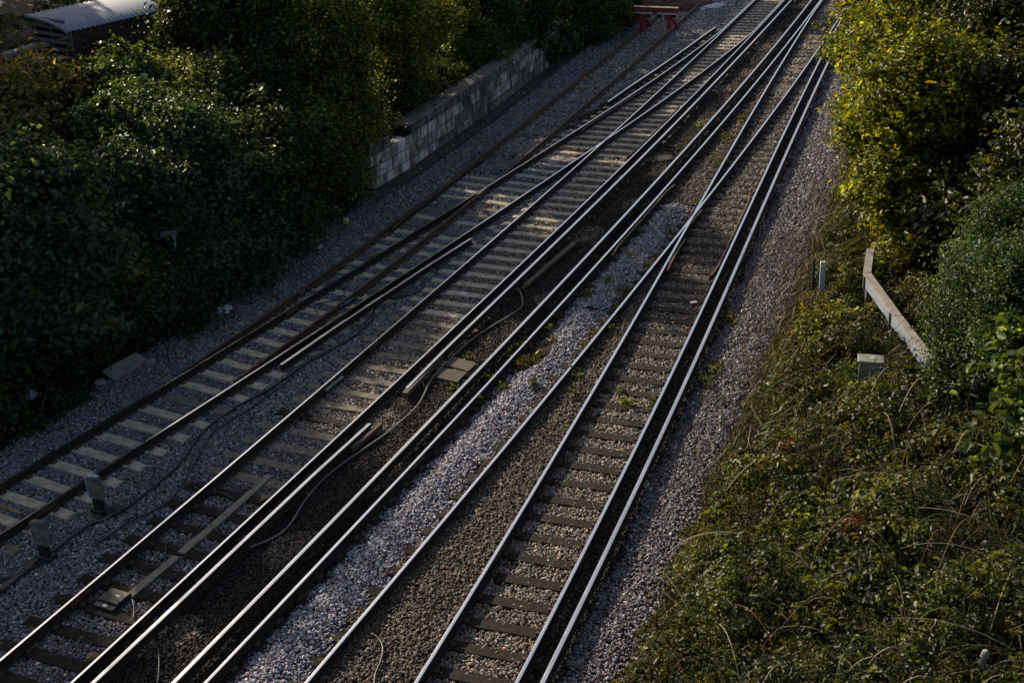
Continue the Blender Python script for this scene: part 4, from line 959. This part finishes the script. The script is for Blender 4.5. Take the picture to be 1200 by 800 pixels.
# dry stems among the brambles
def stems(name, label, cat, spots, seed, cols, n_each=60, hgt=.7, rad=.6, wd=.008):
    r = np.random.default_rng(seed); V = []; F = []; Cc = []; k = 0
    for (px, py, h0) in spots:
        c = at_h(px, py, h0)
        for i in range(n_each):
            a = np.array([c.x + r.normal(0, rad * .5), c.y + r.normal(0, rad * .5), 0]); a[2] = ground_at(a[0], a[1]) + .1
            d = np.array([r.normal(0, .5), r.normal(0, .5), 1.]) * hgt * r.uniform(.5, 1.3); side = np.cross(d, rand_dir(r, 1)[0]); side = side / np.linalg.norm(side) * wd
            bend = np.array([r.normal(0, .2), r.normal(0, .2), -.1]) * hgt; pts = [a, a + d * .5, a + d + bend]
            for s in range(2):
                V += [pts[s] - side, pts[s] + side, pts[s + 1] + side * .5, pts[s + 1] - side * .5]; F.append([k, k + 1, k + 2, k + 3]); k += 4; Cc.append(np.array(cols[r.integers(len(cols))]) * r.uniform(.6, 1.3))
    return tag(link(name, np_mesh(name, np.array(V), np.array(F), np.array(Cc)), M_dead), label, cat, kind='stuff')
stems('dry_stems', 'tangled dry brown and grey stems standing in the brambles', 'dry stems', [(1100, 520, .1), (1130, 600, .1), (1160, 690, .1), (1110, 655, .1), (1185, 640, .1), (1060, 440, 0), (1150, 740, .1), (1150, 500, .1), (900, 700, .1), (1000, 600, .1), (930, 300, 0), (985, 210, 0), (975, 240, 0), (940, 330, 0), (1075, 545, .1), (915, 350, 0), (925, 375, 0), (905, 400, 0), (895, 440, 0), (885, 470, 0), (960, 270, 0), (965, 240, 0), (870, 520, 0), (850, 560, 0), (940, 310, 0), (950, 290, 0)], 71,
      [(.20, .15, .08), (.28, .22, .14), (.13, .095, .06), (.34, .29, .22)], 90, .6, 1.1, .008)
def Rr(name, label, cat, blobs, leaf, cols, wts, seed, **k):
    return tree(name, label, cat, base_of(blobs[0], .1, .3), blobs, leaf, cols, wts, seed=seed, group='shrubs and trees on the right bank', **k)
Rr('maple_tree', 'large tree with yellow green leaves leaning over the rightmost track', 'tree',
   [PB(1085, 120, 4.2, 72), PB(1040, 70, 4.0, 46), PB(1030, 160, 3.2, 44), PB(1050, 215, 2.6, 44), PB(1065, 262, 1.7, 38), PB(1100, 15, 5.2, 60), PB(1035, 10, 4.6, 40), PB(1000, 62, 3.6, 24, 1.1, .6), PB(985, 48, 3.5, 15, 1.2, .6), PB(1008, 130, 2.8, 24), PB(1015, 225, 1.6, 18)],
   .11, YEL, [3, 4, 2, 4], 81, per_m2=350, trunk_r=.2, shoots=1.8, clump=.27, per=22, spread=.4)
Rr('dark_tree', 'broad dark tree filling the top right corner behind the yellow green one', 'tree',
   [PB(1150, 75, 4.0, 66), PB(1200, 120, 3.8, 64), PB(1140, 180, 2.8, 60), PB(1110, 265, 1.7, 46), PB(1195, 20, 5, 70), PB(1240, 190, 3.4, 66), PB(1160, 260, 1.8, 50), PB(1150, -20, 5.5, 70)],
   .14, [(.022, .034, .010), (.034, .044, .012), (.055, .055, .014)], [4, 3, 1], 82, per_m2=200, trunk_r=.2)
Rr('evergreen_bush', 'big rounded evergreen bush with fine leaves at the right edge', 'shrub',
   [PB(1128, 345, 1.9, 18), PB(1120, 372, 1.5, 17), PB(1150, 285, 3.0, 18), PB(1165, 262, 3.3, 18), PB(1190, 240, 3.5, 20), PB(1140, 312, 2.5, 17), PB(1175, 305, 3.2, 22, 1, .7), PB(1160, 350, 2.6, 20), PB(1185, 345, 2.9, 18), PB(1108, 400, 1.1, 16), PB(1170, 400, 1.9, 22), PB(1195, 320, 3.3, 20), PB(1165, 330, 2.4, 52), PB(1195, 280, 3.0, 48), PB(1205, 370, 2.0, 52), PB(1140, 380, 1.4, 40), PB(1130, 420, .9, 30), PB(1240, 320, 2.6, 60)],
   .055, [(.024, .050, .016), (.034, .066, .020), (.055, .085, .024)], [3, 3, 2], 83, per_m2=1100, per=46, clump=.26, shoots=.35, shell=(.78, 1.08), trunk_r=.12)
Rr('dark_shrub', 'dark shrub hiding the near end of the cable trough', 'shrub', [PB(1128, 448, .9, 32), PB(1155, 465, .8, 30), PB(1115, 478, .4, 20)], .08, [(.022, .040, .012), (.035, .055, .016)], [3, 2], 84, per_m2=800, clump=.25)
Rr('yellow_shrub', 'bush with yellow leaves between the pale blue post and the cable trough', 'shrub', [PB(990, 388, .35, 20), PB(972, 385, .3, 20), PB(950, 395, .3, 20), PB(975, 408, .3, 20), PB(1022, 398, .15, 12)], .11, [(.10, .11, .015), (.15, .14, .018), (.06, .075, .015)], [3, 2, 3], 85, per_m2=420, clump=.25)
Rr('low_shrub', 'greenish yellow low shrub behind the far end of the cable trough', 'shrub', [PB(1052, 298, .5, 20), PB(1075, 318, .5, 20), PB(1076, 345, .4, 16)], .11, [(.09, .10, .015), (.12, .10, .016), (.05, .06, .015)], [3, 2, 3], 86, per_m2=350, clump=.22)
Rr('leafy_shoot', 'broken line of leafy bramble tops in front of the grey cabinet', 'shrub', [PB(1015, 462, .35, 13), PB(1010, 478, .3, 16), PB(1040, 480, .2, 16)], .10, [(.07, .085, .02), (.05, .065, .018)], [2, 3], 87, per_m2=350, clump=.2)
Rr('hazel_branch_tree', 'young tree at the right edge with large light green leaves', 'tree', [PB(1195, 400, 3.2, 20), PB(1180, 440, 3.0, 15), PB(1200, 480, 2.8, 22), PB(1185, 520, 2.6, 12), PB(1215, 440, 3.2, 26)], .17, [(.06, .10, .025), (.09, .13, .03), (.05, .075, .02)], [3, 2, 3], 88, per_m2=110, per=7, clump=.35, trunk_r=.05)
p = at_h(1150, 800, 0.); b = MB(); b.tube(smooth_path([(0, 0, -.1), (-.02, .02, .35), (.01, .0, .55)]), [.07, .065, .06, .06, .058, .056, .055, .055, .054, .053, .05], 9)
o = b.build('tree_stump', M_cab, smooth=True); o.location = p; tag(o, 'pale grey bare stump at the bottom edge right of the middle brambles', 'stump')

# taller unseen trees added up the left side, out of frame, to shade the tracks
tall = tree('added_shade_tree', 'tall leafy unseen tree added up the left bank to shade the tracks', 'tree', (-27, 34, 3.2), [((-27, 34, 9.5), (2.6, 2.6, 2.8)), ((-26, 35.2, 7.2), (2.8, 2.4, 2.2)), ((-28, 33, 6.6), (2.4, 2.4, 2.)), ((-26.6, 33, 11.8), (1.8, 1.8, 1.8))], .34, IVY, [3, 3, 2], group='added unseen shade trees', seed=95, per_m2=26, clump=.6, trunk_r=.25)
rt = random.Random(8)
for (x, y, s_) in ((-24.5, 30.5, .62), (-25.5, 38.5, .8), (-24.5, 44, 1.), (-25, 50, 1.02), (-27, 57, 1.0), (-25, 64, 1.1), (-21.5, 71, .62), (-17, 76, 1.1), (-12, 81, 1.15), (-6, 86, 1.2), (-23, 26, .6)):
    r_ = tall.copy(); C.objects.link(r_); r_.location = (x, y, 3.1); r_.scale = (s_ * 1.05, s_ * 1.05, s_); r_.rotation_euler.z = rt.uniform(0, 6)
    for ch in list(tall.children):
        c_ = ch.copy(); C.objects.link(c_); c_.parent = r_
tall.location = (-22.5, 34.5, 3.2); tall.scale = (.75, .75, .7)
# weeds between the rails
def weeds():
    r = np.random.default_rng(91); sp = [(575, 445, 12, 8), (600, 420, 16, 8), (560, 470, 8, 5), (615, 405, 12, 8), (640, 385, 10, 8), (650, 372, 8, 6), (700, 305, 6, 5), (690, 345, 8, 6), (735, 345, 12, 14), (715, 385, 10, 12), (690, 410, 8, 10), (733, 472, 9, 6), (727, 456, 4, 3), (675, 440, 10, 8), (672, 462, 8, 8),
          (835, 435, 12, 10), (822, 445, 8, 8), (855, 375, 10, 12), (785, 270, 5, 5), (820, 148, 6, 3), (850, 160, 10, 10), (845, 190, 10, 12), (870, 140, 8, 10), (610, 430, 10, 5), (625, 452, 8, 8), (548, 420, 8, 4), (740, 300, 7, 7), (765, 470, 6, 8), (636, 366, 8, 5), (655, 350, 8, 5), (500, 330, 0, 0), (605, 395, 8, 5), (620, 425, 10, 7), (648, 400, 8, 6), (632, 415, 8, 6), (590, 455, 8, 6), (712, 330, 6, 10), (722, 362, 6, 8), (700, 395, 7, 8), (830, 452, 8, 7), (843, 430, 7, 7), (530, 455, 6, 4), (752, 272, 5, 5), (665, 335, 6, 5), (805, 165, 6, 4)]
    Ps = []; Ns = []; Sz = []; Cl = []
    for (x, y, sx, sy) in sp:
        if sx == 0: continue
        c = at_z(x, y, -.14); k = m_per_px(c); n = int(26 + sx * sy * 1.2); dy = sy * k / .45
        bright = 1.5 if (x, y) in ((733, 472), (727, 456), (820, 148)) else .8
        P = np.stack([c.x + r.normal(0, sx * k * .42, n), c.y + r.normal(0, dy * .36, n), -.2 + r.beta(1.5, 2.5, n) * .22], -1)
        Ps.append(P); Ns.append(rand_dir(r, n) * .7 + np.array([0, 0, .7])); Sz.append(.07 * np.exp(r.normal(0, .3, n))); Cl.append(palette(r, n, [(.05, .075, .018), (.085, .10, .022), (.06, .055, .02)], [3, 2, 2]) * bright * 1.35)
    P = np.concatenate(Ps); d = (P, np.concatenate(Ns), np.concatenate(Sz), np.concatenate(Cl))
    V, F = leaf_geo(d[0], d[1], d[2], r, .5); return link('track_weeds', np_mesh('track_weeds', V, F, np.repeat(np.clip(d[3], .002, .6), 2, axis=0)), M_leaf)
tag(weeds(), 'small green weeds growing in patches through the stones between the rails', 'weeds', kind='stuff')
# arching canes over the brambles
def canes(n, seed):
    r = np.random.default_rng(seed); rr = random.Random(seed); V = []; F = []; Cc = []; k = 0
    for i in range(n):
        u = r.uniform(13, 33); v = float(edgeR(u)) + r.uniform(.9, 8.5); x, y = xy(u, v); z = float(terrain(u, v)) + float(hr(np.array([u]), np.array([v]))[0]) * .8
        a = r.uniform(0, 6.28); L_ = r.uniform(.6, 1.7); h = r.uniform(.15, .5); c = np.array([(.16, .12, .06), (.12, .05, .03), (.10, .12, .03), (.30, .26, .20)][rr.randrange(4)]) * r.uniform(.7, 1.2)
        pts = [np.array([x + math.cos(a) * L_ * t, y + math.sin(a) * L_ * t, z + h * 4 * t * (1 - t) * .9 - .1 * t]) for t in np.linspace(0, 1, 8)]
        w_ = np.array([-math.sin(a), math.cos(a), .3]) * .005
        for p0, p1 in zip(pts, pts[1:]): V += [p0 - w_, p0 + w_, p1 + w_, p1 - w_]; F.append([k, k + 1, k + 2, k + 3]); k += 4; Cc.append(c)
    return link('bramble_canes', np_mesh('bramble_canes', np.array(V), np.array(F), np.array(Cc)), M_dead)
tag(canes(700, 5), 'thin arching brown and green canes over the brambles', 'bramble canes', kind='stuff')

def dry_grass(seed=9, tufts=420):
    r = np.random.default_rng(seed); V = []; F = []; Cc = []
    tu = r.uniform(20, 47, tufts); tv = edgeR(tu) + .15 + r.gamma(2., .35, tufts); k = 22
    for u_, v_ in zip(tu, tv):
        x, y = xy(u_, v_); z = float(terrain(u_, v_)); h = r.uniform(.2, .55); base = np.array([x, y, z]) + r.normal(0, .07, (k, 3)) * [1, 1, 0]
        d = np.stack([r.normal(0, .45, k), r.normal(0, .45, k), np.ones(k)], -1) * h * r.uniform(.6, 1.2, k)[:, None]; w_ = np.cross(d, rand_dir(r, k)); w_ = w_ / np.linalg.norm(w_, axis=1)[:, None] * .007
        m = base + d * .55; t = base + d + np.stack([d[:, 0], d[:, 1], -np.abs(d[:, 0]) - .02], -1) * .35
        b0 = len(V) and sum(len(q) for q in V); V.append(np.stack([base - w_, base + w_, m + w_ * .8, m - w_ * .8, t], 1).reshape(-1, 3))
        i = b0 + np.arange(k) * 5; F.append(np.stack([i, i + 1, i + 2, i + 3], -1)); F.append(np.stack([i + 3, i + 2, i + 4, i + 4], -1)[:, [0, 1, 2, 2]] if False else np.stack([i + 3, i + 2, i + 4, i + 3], -1)[:0])
        c = np.array([(.26, .19, .09), (.20, .16, .07), (.13, .13, .05), (.32, .26, .15)][r.integers(4)]); Cc.append(np.repeat(c[None], k, 0) * r.uniform(.7, 1.2, (k, 1)))
    return link('dry_grass', np_mesh('dry_grass', np.concatenate(V), np.concatenate(F), np.concatenate(Cc)), M_dead)
tag(dry_grass(), 'straw coloured dry grass tufts fringing the right edge of the stones', 'dry grass', kind='stuff')
